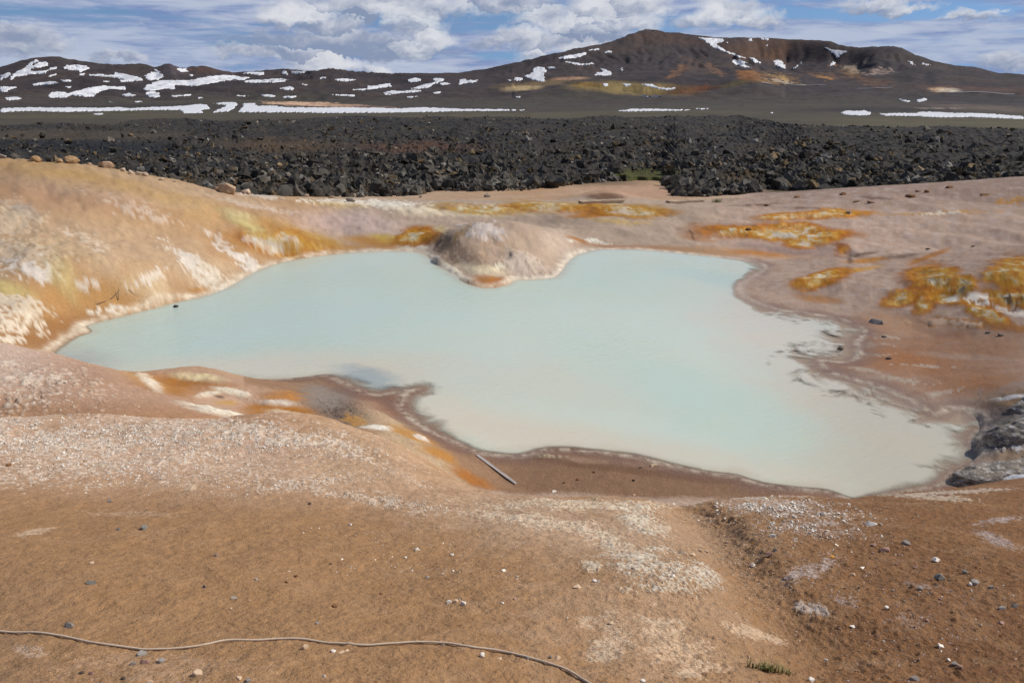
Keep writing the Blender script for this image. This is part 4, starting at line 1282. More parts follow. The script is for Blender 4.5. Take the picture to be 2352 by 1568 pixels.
# lumps, gullies and ledges; faded out at the measured skyline
far_k = sst(FRR, 950, 1300) * (0.25 + 0.75 * sst(np.abs(FRR - crest_r[None]) / crest_r[None], 0.0, 0.10))
left = sst(-FPXc, -1050, -800)[None]
FZ += far_k * (fbm(fx * 0.006, fy * 0.006, 4, 201) * (7 + 12 * left) + ridged(fx * 0.012, fy * 0.012, 4, 205) * (4 + 3 * left) + fbm(fx * 0.03, fy * 0.03, 3, 209) * 2.2)
FZ += -np.abs(fbm(FA * 60 + fbm(fx * 0.004, fy * 0.004, 2, 5) * 1.5, np.log(FRR) * 6, 4, 213)) * 26 * sst(FZ, 35, 110) * (0.35 + 0.65 * sst(np.abs(FRR - crest_r[None]) / crest_r[None], 0.01, 0.08)) * sst(-FRR, -2900, -2700)
FZ += fbm(fx * 0.02, fy * 0.02, 4, 221) * 0.5 * sst(-FRR, -1000, -800)
# rubbly skyline of the old lava ridge on the left
rub = sst(FPXc, 640, 700) * sst(-FPXc, -960, -880)
FZ += rub[None] * sst(FRR, 1800, 2000) * sst(-FRR, -2200, -2100) * np.abs(fbm(fx * 0.05, fy * 0.05, 3, 225, 0.7)) * 11


def far_z(x, y):
    a = np.arctan2(x, y)
    fi = np.clip(np.interp(np.hypot(x, y), FR, np.arange(len(FR))), 0, len(FR) - 1.001)
    fj = np.clip((a - FTH[0]) / (FTH[1] - FTH[0]), 0, FC - 1.001)
    i, j = fi.astype(int), fj.astype(int)
    u, v = fi - i, fj - j
    return (FZ[i, j] * (1 - v) + FZ[i, j + 1] * v) * (1 - u) + (FZ[i + 1, j] * (1 - v) + FZ[i + 1, j + 1] * v) * u


RMF = np.exp(np.linspace(math.log(420), math.log(3200), 1100))


def far_hit(px, py):
    px = np.atleast_1d(np.asarray(px, float))
    py = np.atleast_1d(np.asarray(py, float))
    a, s = ray(px, py)
    out = np.full((px.size, 3), np.nan)
    for i0 in range(0, px.size, 4000):
        aa, ss_ = a[i0:i0 + 4000], s[i0:i0 + 4000]
        g = far_z(RMF[None] * np.sin(aa)[:, None], RMF[None] * np.cos(aa)[:, None])
        ln = CAMZ + ss_[:, None] * RMF[None]
        below = ln < g
        k = np.maximum(below.argmax(1), 1)
        ok = below.any(1)
        rr = np.arange(len(k))
        d1 = ln[rr, k - 1] - g[rr, k - 1]
        d2 = g[rr, k] - ln[rr, k]
        t = np.clip(d1 / np.maximum(d1 + d2, 1e-9), 0, 1)
        r = RMF[k - 1] + (RMF[k] - RMF[k - 1]) * t
        x, y = r * np.sin(aa), r * np.cos(aa)
        res = np.stack([x, y, far_z(x, y)], 1)
        res[~ok] = np.nan
        out[i0:i0 + 4000] = res
    return out


def paint_far():
    x, y, z, r = fx.ravel(), fy.ravel(), FZ.ravel(), FRR.ravel()
    X, Y = project(x, y, z)
    P = Painter(X, Y, FA.ravel(), np.log(r), (62, 54, 53), r)
    n1 = fbm(x * 0.004, y * 0.004, 5, 301)
    n2 = fbm(x * 0.02, y * 0.02, 4, 305)
    P.all((50, 44, 46), np.clip(n1 * 2, 0, 0.8))
    P.all((72, 60, 54), np.clip(-n1 * 2, 0, 0.8))
    P.all((78, 74, 58), sst(-r, -1500, -1000) * np.clip(0.35 + n1, 0, 0.8))
    # plain
    pl = sst(-r, -820, -640)
    P.all((70, 63, 52), pl)
    P.all((82, 75, 57), pl * np.clip(0.3 + n1 * 2.0, 0, 0.9))
    P.all((74, 66, 54), pl * np.clip(n2 * 1.6, 0, 0.7))
    P.all((84, 77, 55), sst(-r, -640, -520) * sst(X, 1800, 2000) * 0.6)
    g = P.blob
    F = (850, 3200)
    gullies = sst(-np.abs(fbm(FA.ravel() * 60, np.log(r) * 6, 3, 213)), -0.10, 0.0)
    g((84, 62, 50), 1560, 92, 110, 14, 6, 0.7, 0.8, 0.7, gate=F)
    g((92, 66, 48), 1760, 115, 110, 24, 0, 0.8, 1.0, 0.7, gate=F)
    g((120, 82, 50), 1800, 125, 20, 30, 20, 0.7, 1.0, 0.6, 0.4, gate=F)
    g((52, 44, 46), 1850, 130, 70, 30, 20, 0.7, 0.6, 0.8, gate=F)
    g((46, 42, 46), 1600, 125, 80, 40, 0, 0.8, 0.8, 0.6, gate=F)
    g((82, 66, 58), 1600, 150, 50, 22, 10, 0.7, 0.9, 0.6, 0.3, gate=F)
    g((116, 82, 58), 1555, 165, 34, 8, -30, 0.6, 0.9, 0.8, 0.3, gate=F)
    g((112, 82, 60), 1640, 160, 34, 8, 36, 0.6, 0.9, 0.8, 0.3, gate=F)
    g((116, 96, 66), 1230, 192, 90, 7, -6, 0.6, 0.7, 0.8, gate=F)
    g((176, 152, 110), 1200, 202, 40, 5, -4, 0.6, 0.8, 0.9, gate=F)
    g((178, 138, 108), 1310, 181, 40, 4, 0, 0.5, 0.8, 0.85, gate=F)
    g((128, 108, 66), 1450, 204, 130, 13, 2, 0.45, 0.6, 0.9, gate=F)
    g((120, 92, 40), 1350, 196, 50, 5, 2, 0.5, 0.9, 0.8, 0.3, gate=F)
    g((146, 126, 80), 1470, 207, 60, 9, 0, 0.7, 0.8, 0.5, gate=F)
    g((92, 66, 44), 1570, 208, 44, 10, 0, 0.6, 0.8, 0.9, gate=F)
    g((112, 68, 42), 1620, 203, 46, 8, -8, 0.6, 0.8, 0.8, 0.2, gate=F)
    g((48, 40, 36), 1650, 200, 46, 7, -14, 0.5, 0.9, 0.8, 0.4, gate=F)
    g((92, 80, 52), 1690, 192, 34, 7, -14, 0.6, 0.6, 0.8, gate=F)
    g((132, 86, 46), 1720, 172, 26, 11, 0, 0.4, 0.5, 0.95, gate=F)
    g((96, 62, 40), 1740, 178, 16, 10, 20, 0.6, 0.8, 0.7, gate=F)
    g((132, 100, 62), 1780, 180, 60, 14, 6, 0.6, 0.9, 0.75, 0.4, gate=F)
    g((160, 128, 80), 1790, 178, 30, 6, 20, 0.5, 1.0, 0.8, 0.5, gate=F)
    g((190, 168, 140), 1800, 188, 40, 4, 10, 0.5, 1.0, 0.8, 0.4, gate=F)
    g((118, 84, 54), 1900, 172, 70, 9, 4, 0.7, 1.0, 0.6, 0.5, gate=F)
    g((168, 120, 66), 1890, 178, 30, 5, 10, 0.6, 1.0, 0.8, 0.4, gate=F)
    g((176, 156, 130), 1955, 160, 18, 8, 20, 0.45, 0.7, 0.95, gate=F)
    g((150, 110, 70), 1960, 172, 50, 10, 30, 0.6, 1.0, 0.6, 0.5, gate=F)
    g((150, 128, 114), 2020, 166, 36, 8, -6, 0.5, 1.0, 0.8, 0.5, gate=F)
    g((100, 72, 56), 2000, 186, 60, 11, 8, 0.7, 0.9, 0.6, 0.3, gate=F)
    g((96, 68, 56), 2280, 208, 170, 8, 2, 0.7, 0.9, 0.5, gate=F)
    g((196, 160, 124), 2157, 207, 22, 4, 0, 0.5, 0.8, 0.9, gate=F)
    g((200, 184, 160), 2180, 208, 26, 3, 0, 0.5, 0.9, 0.9, gate=F)
    g((36, 34, 38), 2135, 182, 14, 16, 16, 0.4, 0.8, 0.85, gate=F)
    g((38, 36, 38), 2075, 178, 26, 8, 8, 0.5, 0.7, 0.8, gate=F)
    g((44, 42, 46), 2250, 232, 180, 8, 2, 0.8, 0.6, 0.6, gate=F)
    g((196, 160, 130), 720, 240, 110, 5, 2, 0.5, 0.9, 0.9, 0.15, gate=(600, 3000))
    g((150, 120, 100), 820, 243, 100, 3, 2, 0.5, 0.9, 0.8, 0.3, gate=(600, 3000))
    g((96, 82, 72), 2250, 247, 110, 6, 4, 0.6, 0.7, 0.9, gate=(500, 1300))
    g((148, 132, 118), 2150, 249, 60, 2.5, 0, 0.6, 0.9, 0.7, 0.4, gate=(500, 1300))
    g((44, 40, 38), 2000, 252, 170, 5, 0, 0.6, 0.8, 0.8, gate=(500, 1300))
    g((56, 48, 46), 250, 245, 330, 5, 0, 0.6, 0.8, 0.7, gate=(500, 1300))
    g((74, 66, 70), 400, 158, 34, 12, 0, 0.5, 0.6, 0.9, gate=F)
    g((84, 60, 48), 470, 160, 60, 9, 0, 0.7, 0.7, 0.6, gate=F)
    P.all((40, 36, 38), (r > 900) * gullies * 0.35)
    return P.c


me = mesh_np("mountains", np.stack([fx.ravel(), fy.ravel(), FZ.ravel()], 1), grid_faces(len(FR), FC)[:, ::-1], True, None, {"col": paint_far()})
mount = link("mountains", me, M_FAR, kind="structure", label="dark volcanic mountains and heath plain behind the lava field")

# snow left over in the hollows: outlines measured in three enlargements of the photo
_E1 = [[(0, 515), (70, 490), (75, 510), (10, 545), (0, 548)],
       [(60, 540), (90, 500), (150, 470), (200, 430), (240, 405), (265, 410), (230, 430), (215, 455), (250, 430), (300, 420), (325, 425), (325, 445), (270, 458), (230, 460), (200, 475), (235, 490), (300, 480), (330, 475), (310, 500), (230, 500), (150, 515), (110, 520), (80, 540)],
       [(330, 465), (385, 450), (390, 458), (350, 475), (335, 475)], [(325, 520), (380, 495), (385, 505), (345, 522)],
       [(420, 465), (450, 445), (520, 440), (600, 452), (612, 462), (540, 492), (520, 478), (480, 475), (450, 470)], [(535, 505), (570, 495), (575, 505), (545, 512)],
       [(215, 572), (300, 558), (380, 553), (390, 565), (300, 575), (225, 580)], [(400, 545), (470, 542), (485, 550), (430, 555)],
       [(580, 510), (680, 502), (720, 512), (770, 510), (775, 492), (850, 505), (950, 528), (965, 542), (880, 555), (810, 555), (810, 545), (850, 542), (760, 525), (650, 515)],
       [(975, 515), (1020, 490), (1070, 493), (1110, 520), (1060, 542), (1000, 545), (985, 530)], [(1035, 465), (1060, 475), (1095, 495), (1070, 495), (1045, 482)],
       [(1190, 465), (1260, 468), (1268, 485), (1225, 488)], [(1270, 505), (1312, 510), (1290, 518)],
       [(965, 605), (985, 575), (1030, 572), (1020, 560), (1080, 548), (1160, 545), (1280, 545), (1400, 520), (1500, 510), (1580, 512), (1600, 520), (1690, 525), (1660, 540), (1620, 545), (1540, 545), (1430, 565), (1300, 585), (1190, 575), (1180, 605), (1110, 600), (1040, 615), (980, 612)],
       [(1640, 552), (1700, 542), (1800, 540), (1900, 532), (1950, 542), (1900, 555), (1800, 560), (1700, 562)], [(1620, 498), (1700, 490), (1780, 490), (1780, 505), (1740, 512), (1700, 500)],
       [(1895, 490), (1920, 480), (1950, 495), (1940, 508), (1905, 505)], [(1960, 482), (2020, 485), (2075, 483), (2060, 493), (1990, 500), (1965, 492)], [(2155, 528), (2200, 522), (2205, 530), (2165, 535)],
       [(1885, 600), (1950, 588), (1988, 592), (1980, 610), (1930, 608)],
       [(320, 655), (340, 628), (400, 622), (440, 625), (460, 635), (600, 595), (700, 582), (800, 590), (850, 585), (850, 610), (760, 600), (670, 620), (630, 655), (560, 655), (490, 645), (440, 660), (360, 662)],
       [(820, 645), (870, 632), (918, 645), (905, 655), (840, 650)], [(990, 625), (1020, 620), (1080, 630), (1080, 655), (1040, 660), (1000, 655), (985, 640)], [(1130, 652), (1190, 648), (1292, 640), (1292, 646), (1180, 657)],
       [(1305, 662), (1380, 662), (1340, 668)], [(0, 590), (60, 588), (120, 592), (60, 610), (40, 628), (0, 618)], [(20, 665), (100, 658), (152, 664), (110, 675), (60, 680)],
       [(690, 550), (750, 550), (720, 557)], [(435, 588), (495, 588), (460, 597)], [(1600, 648), (1690, 648), (1640, 655)], [(1760, 645), (1810, 640), (1870, 652), (1840, 658), (1790, 654)],
       [(1910, 655), (1960, 650), (2015, 652), (1970, 664), (1920, 664)], [(2040, 570), (2090, 573), (2060, 578)], [(890, 687), (965, 687), (930, 693)], [(735, 686), (772, 690), (750, 693)], [(620, 770), (710, 768), (690, 776), (640, 776)],
       [(0, 735), (200, 730), (500, 730), (700, 732), (800, 728), (880, 735), (1000, 728), (1150, 722), (1250, 718), (1300, 710), (1360, 706), (1400, 712), (1425, 735), (1360, 745), (1380, 765), (1240, 768), (1215, 745), (1000, 745), (700, 752), (400, 757), (200, 750), (0, 760)],
       [(1430, 705), (1500, 695), (1600, 693), (1590, 725), (1540, 755), (1440, 763), (1460, 745), (1500, 735), (1530, 712), (1480, 705)],
       [(1600, 760), (1640, 725), (1640, 702), (1720, 700), (1740, 718), (1850, 718), (1960, 730), (2110, 728), (2300, 728), (2450, 730), (2700, 735), (2860, 728), (3110, 738), (3410, 742), (3575, 745), (3410, 750), (3110, 752), (2910, 757), (2610, 762), (2210, 765), (2100, 762), (1800, 760)]]
_E2 = [[(45, 540), (100, 533), (190, 540), (180, 548), (100, 552)], [(165, 608), (270, 600), (265, 580), (300, 585), (390, 570), (425, 563), (430, 585), (330, 600), (230, 612)], [(525, 545), (590, 527), (630, 540), (630, 550), (560, 558)],
       [(565, 600), (640, 575), (720, 560), (715, 530), (790, 535), (780, 550), (740, 560), (680, 595), (600, 602)], [(750, 565), (820, 560), (825, 570), (770, 577)],
       [(880, 570), (890, 542), (920, 535), (950, 545), (1015, 545), (980, 562), (930, 562), (900, 575)], [(360, 630), (440, 615), (500, 620), (580, 610), (635, 615), (600, 625), (480, 630), (440, 643), (390, 640)],
       [(710, 628), (770, 622), (765, 630), (720, 634)], [(520, 657), (605, 652), (560, 663)], [(15, 643), (120, 640), (185, 645), (190, 652), (130, 651)], [(1210, 540), (1245, 543), (1240, 552), (1212, 550)],
       [(1255, 535), (1275, 525), (1315, 528), (1320, 540), (1290, 550), (1262, 546)], [(1325, 520), (1390, 490), (1385, 465), (1410, 455), (1465, 457), (1475, 485), (1460, 510), (1468, 550), (1440, 555), (1380, 540)],
       [(1478, 457), (1530, 455), (1552, 465), (1500, 467)], [(1550, 395), (1640, 375), (1750, 357), (1740, 372), (1680, 395), (1600, 400)], [(1755, 340), (1840, 330), (1835, 338), (1780, 344)],
       [(1870, 355), (1890, 345), (1918, 352), (1890, 362)], [(1590, 415), (1660, 425), (1730, 436), (1790, 427), (1798, 433), (1720, 443), (1650, 435)],
       [(1805, 510), (1820, 492), (1865, 490), (1840, 465), (1885, 475), (1925, 495), (1910, 510), (1870, 515)], [(1975, 485), (1985, 455), (1995, 460), (1988, 485)],
       [(1855, 568), (1890, 565), (1890, 582), (1862, 585)], [(1990, 567), (2045, 570), (2040, 582), (2005, 585)],
       [(2110, 572), (2190, 570), (2240, 595), (2300, 598), (2352, 592), (2352, 602), (2290, 612), (2230, 602), (2170, 585)], [(1262, 655), (1310, 655), (1285, 662)],
       [(1955, 752), (2050, 740), (2200, 738), (2352, 742), (2465, 745), (2352, 750), (2200, 750), (2050, 755)]]
_E3 = [[(130, 735), (235, 735), (180, 741)], [(630, 760), (668, 762), (645, 768)],
       [(155, 255), (200, 260), (250, 262), (310, 265), (330, 272), (310, 290), (285, 292), (280, 310), (330, 340), (440, 385), (480, 395), (430, 390), (330, 350), (260, 325), (210, 290)],
       [(340, 285), (370, 290), (345, 298)], [(380, 425), (385, 403), (420, 412), (440, 400), (450, 415), (485, 428), (450, 432), (515, 465), (440, 450)], [(490, 390), (530, 395), (580, 430), (530, 425), (510, 405)],
       [(655, 415), (690, 405), (720, 420), (750, 465), (700, 462), (670, 440)], [(790, 465), (850, 420), (855, 428), (800, 468)], [(485, 268), (520, 262), (515, 280), (490, 278)], [(560, 258), (635, 265), (630, 275), (580, 270)],
       [(600, 310), (635, 302), (620, 316)], [(1010, 322), (1050, 338), (1155, 350), (1110, 375), (1085, 400), (1070, 365), (1030, 345)], [(1038, 445), (1060, 415), (1082, 428), (1060, 445)],
       [(1555, 405), (1590, 420), (1615, 445), (1580, 430)], [(1660, 430), (1730, 442), (1690, 443)], [(1105, 765), (1150, 750), (1200, 755), (1270, 748), (1330, 770), (1280, 780), (1150, 778)],
       [(1370, 770), (1450, 768), (1600, 768), (1700, 757), (1850, 765), (2100, 770), (2352, 790), (2352, 808), (2200, 800), (2000, 792), (1800, 795), (1600, 785), (1400, 782)],
       [(1615, 680), (1660, 668), (1690, 665), (1700, 680), (1640, 690)], [(1500, 672), (1560, 682), (1605, 688), (1540, 687)]]
SNOW = [(np.array(p, float) * 0.34 + np.array([ox, 0])) for ox, L_ in ((0, _E1), (752.6, _E2), (1552.3, _E3)) for p in L_]


def build_snow():
    for k, poly in enumerate(SNOW):
        x0, y0 = poly.min(0) - 1.5
        x1, y1 = poly.max(0) + 1.5
        sx = 0.9 if (x1 - x0) < 200 else 1.5
        xs = np.arange(x0, x1 + sx, sx)
        ys = np.arange(y0, y1 + 0.55, 0.55)
        XX, YY = np.meshgrid(xs, ys)
        q = far_hit(XX.ravel(), YY.ravel())
        jx = perlin(XX.ravel() * 0.10, YY.ravel() * 0.3, 401) * 4.0 + perlin(XX.ravel() * 0.3, YY.ravel() * 0.6, 403) * 1.6
        jy = perlin(XX.ravel() * 0.16 + 40, YY.ravel() * 0.3, 405) * 1.3 + perlin(XX.ravel() * 0.45, YY.ravel() * 0.8 + 9, 407) * 0.9
        sd = poly_sd(XX.ravel() + jx, YY.ravel() + jy, poly)
        ok = (sd > -0.5) & np.isfinite(q[:, 0])
        f = grid_faces(len(ys), len(xs))
        f = f[ok[f].all(1)]
        if len(f):
            rr = np.hypot(q[:, 0], q[:, 1])
            rf = rr[f]
            f = f[(rf.max(1) - rf.min(1)) < 0.10 * rf.min(1)]       # do not bridge from one ridge to the next
        if len(f) < 2:
            continue
        used = np.unique(f)
        remap = np.full(len(q), -1)
        remap[used] = np.arange(len(used))
        cnt = np.bincount(f.ravel(), minlength=len(q))
        v = q.copy()
        lift = np.where(cnt >= 4, 0.00075 * rr, -0.0005 * rr)
        v[:, 2] += lift
        me = mesh_np("snow_patch", v[used], remap[f], True)
        link("snow_patch", me, M_SNOW, mount)


build_snow()

# ------------------------------------------------------------------ lava field
LN = np.array([(-600, 56), (0, 58), (300, 58), (480, 58), (600, 59.5), (700, 61.5), (800, 63.5), (880, 64.5), (960, 67), (1000, 73), (1060, 71), (1100, 70), (1180, 70), (1260, 73.5), (1300, 77), (1400, 86), (1460, 92),
               (1525, 90), (1548, 65), (1620, 62.5), (1700, 63.5), (1738, 67), (1760, 84), (1850, 80), (2000, 77), (2352, 76), (2900, 76)], float)
LF = np.array([(-600, 290), (0, 288), (150, 282), (250, 286), (330, 273), (420, 272), (560, 278), (640, 272), (800, 268), (1000, 268), (1300, 270), (1700, 265), (1760, 274), (1850, 289), (2000, 291), (2200, 291), (2352, 299), (2900, 305)], float)


def lava_base(x, y):
    r = np.hypot(x, y)
    z = -0.7 - 2.7 * sst(r, 62, 190) - 0.9 * sst(r, 250, 420)
    z = z + fbm(x * 0.03, y * 0.03, 3, 501) * 2.0 * sst(r, 75, 130) + fbm(x * 0.09, y * 0.09, 3, 503) * 0.8 * sst(r, 62, 90)
    return z


def lava_near(th):
    return np.interp(W / 2 + FPX * np.tan(th) / CP * 0.975, LN[:, 0], LN[:, 1]) / np.cos(th)


def lava_far(th):
    px = W / 2 + FPX * np.tan(th) / CP
    py = np.interp(px, LF[:, 0], LF[:, 1]) + 2.0
    _, s = ray(px, py)
    return np.minimum((CAMZ + 4.1) / -s, 620)


def build_lava_ground():
    nc, nr = 480, 170
    th = np.linspace(math.radians(-44), math.radians(44), nc)
    rn = lava_near(th) + perlin(th * 60, th * 0, 7) * 2.0
    rf = lava_far(th)
    t = np.linspace(0, 1, nr)[:, None]
    R = np.exp(np.log(rn)[None] * (1 - t) + np.log(rf)[None] * t)
    A = np.broadcast_to(th[None], R.shape)
    x, y = R * np.sin(A), R * np.cos(A)
    z = lava_base(x, y)
    rough = ridged(x * 0.22, y * 0.22, 4, 511, 0.6) * 0.75 + np.abs(fbm(x * 0.7, y * 0.7, 3, 515, 0.6)) * 0.9
    X, Y = project(x, y, z)
    calm = np.maximum.reduce([np.exp(-(((X - 120) / 360) ** 2 + ((Y - 312) / 13) ** 2) ** 2), np.exp(-(((X - 1480) / 75) ** 2 + ((Y - 405) / 12) ** 2) ** 2), 0.6 * np.exp(-(((X - 620) / 200) ** 2 + ((Y - 333) / 12) ** 2) ** 2)])
    edge = sst(R - rn[None], 0, 6) * sst(rf[None] - R, 0, 12)
    z = z + rough * (1 - 0.85 * calm) * (0.15 + 0.85 * edge)
    z[0] = np.minimum(z[0], ground_z(x[0], y[0]) - 0.6)
    P = Painter(X.ravel(), Y.ravel(), A.ravel(), np.log(R).ravel(), (50, 47, 44), R.ravel())
    P.all((34, 33, 33), np.clip(P.w1 * 2.2, 0, 0.9))
    P.all((66, 58, 46), np.clip(P.w2 * 2.0, 0, 0.8))
    P.all((78, 68, 48), np.clip(-P.w3 * 1.4 - 0.1, 0, 0.6))
    P.all((74, 64, 52), calm.ravel() * 0.75)
    g = P.blob
    g((70, 70, 32), 1480, 405, 80, 14, 0, 0.4, 0.4, 0.95)
    g((92, 72, 44), 1700, 420, 60, 14, 0, 0.6, 0.7, 0.5)
    g((88, 60, 44), 960, 345, 130, 12, 0, 0.7, 0.7, 0.6)
    g((84, 64, 44), 640, 340, 120, 14, 0, 0.7, 0.7, 0.6)
    g((92, 72, 44), 700, 440, 400, 14, 3, 0.7, 0.8, 0.5)
    g((62, 66, 30), 1100, 425, 70, 8, 0, 0.5, 0.8, 0.7)
    g((34, 36, 38), 200, 342, 260, 14, 2, 0.5, 0.4, 0.9)
    me = mesh_np("lava_ground", np.stack([x.ravel(), y.ravel(), z.ravel()], 1), grid_faces(nr, nc)[:, ::-1], False, None, {"col": P.c})
    link("lava_ground", me, M_LAVAG, kind="structure", label="dark rubbly floor of the lava field")
    return calm


build_lava_ground()


def rock_proto(n, seed, sub=False, flat=0.8, rough=0.12):
    r = np.random.default_rng(seed)
    p = r.normal(size=(n, 3))
    p /= np.linalg.norm(p, axis=1)[:, None]
    p *= r.uniform(0.72, 1.05, (n, 1))
    p *= np.array([1.0, r.uniform(0.6, 0.9), flat * r.uniform(0.75, 1.1)])
    bm = bmesh.new()
    for v in p:
        bm.verts.new(v)
    res = bmesh.ops.convex_hull(bm, input=bm.verts)
    bmesh.ops.delete(bm, geom=[v for v in bm.verts if not v.link_faces], context='VERTS')
    if sub:
        bmesh.ops.subdivide_edges(bm, edges=bm.edges[:], cuts=1, use_grid_fill=True)
        bmesh.ops.triangulate(bm, faces=bm.faces[:])
        for v in bm.verts:
            n3 = perlin(v.co.x * 1.7 + seed, v.co.y * 1.7 + v.co.z * 1.1, seed) * 0.6 + r.normal() * 0.35
            v.co *= 1 + float(n3) * rough * 2
    bmesh.ops.triangulate(bm, faces=bm.faces[:])
    bmesh.ops.recalc_face_normals(bm, faces=bm.faces[:])
    bm.verts.index_update()
    V = np.array([v.co[:] for v in bm.verts])
    Fc = np.array([[v.index for v in f.verts] for f in bm.faces])
    bm.free()
    return V, Fc


def rot_mats(n, tilt=0.6, r=rng):
    a = r.uniform(0, 2 * math.pi, n)
    b = r.normal(0, tilt, n)
    c = r.normal(0, tilt, n)
    ca, sa, cb, sb, cc, sc_ = np.cos(a), np.sin(a), np.cos(b), np.sin(b), np.cos(c), np.sin(c)
    Z = np.zeros(n)
    O = np.ones(n)
    Rz = np.stack([np.stack([ca, -sa, Z], -1), np.stack([sa, ca, Z], -1), np.stack([Z, Z, O], -1)], 1)
    Rx = np.stack([np.stack([O, Z, Z], -1), np.stack([Z, cb, -sb], -1), np.stack([Z, sb, cb], -1)], 1)
    Ry = np.stack([np.stack([cc, Z, sc_], -1), np.stack([Z, O, Z], -1), np.stack([-sc_, Z, cc], -1)], 1)
    return Rz @ Rx @ Ry


def scatter_mesh(name, protos, P, S, RM_, colr=None, smooth=False):
    vs, fs, cs = [], [], []
    off = 0
    pick = rng.integers(0, len(protos), len(P))
    for k, (V, Fc) in enumerate(protos):
        i = np.nonzero(pick == k)[0]
        if not len(i):
            continue
        pts = np.einsum('nij,vj->nvi', RM_[i], V) * S[i][:, None, None] + P[i][:, None, :]
        vs.append(pts.reshape(-1, 3))
        fs.append((Fc[None] + (np.arange(len(i)) * len(V))[:, None, None] + off).reshape(-1, 3))
        off += pts.shape[0] * pts.shape[1]
        if colr is not None:
            cs.append(np.repeat(colr[i], len(V), 0))
    return mesh_np(name, np.concatenate(vs), np.concatenate(fs), smooth, None, {"col": np.concatenate(cs)} if colr is not None else None)


M_LAVA = make_attr_mat("lava_block", (1.6, 7.0), (0.9, 0.6), bstr=0.8, bdist=0.12)
M_LAVA_OBJ = make_attr_mat("lava_block_near", (1.6, 7.0), (0.9, 0.6), bstr=0.8, bdist=0.12, obj_rand=1.1, base=rgb(76, 71, 64) + (1,))


def lava_density(X, Y):
    d = np.ones_like(X)
    d *= 1 - 0.93 * np.exp(-(((X - 120) / 360) ** 2 + ((Y - 312) / 12) ** 2) ** 2)
    d *= 1 - 0.97 * np.exp(-(((X - 1482) / 75) ** 2 + ((Y - 406) / 12) ** 2) ** 2)
    d *= 1 - 0.7 * np.exp(-(((X - 620) / 200) ** 2 + ((Y - 335) / 12) ** 2) ** 2)
    return d


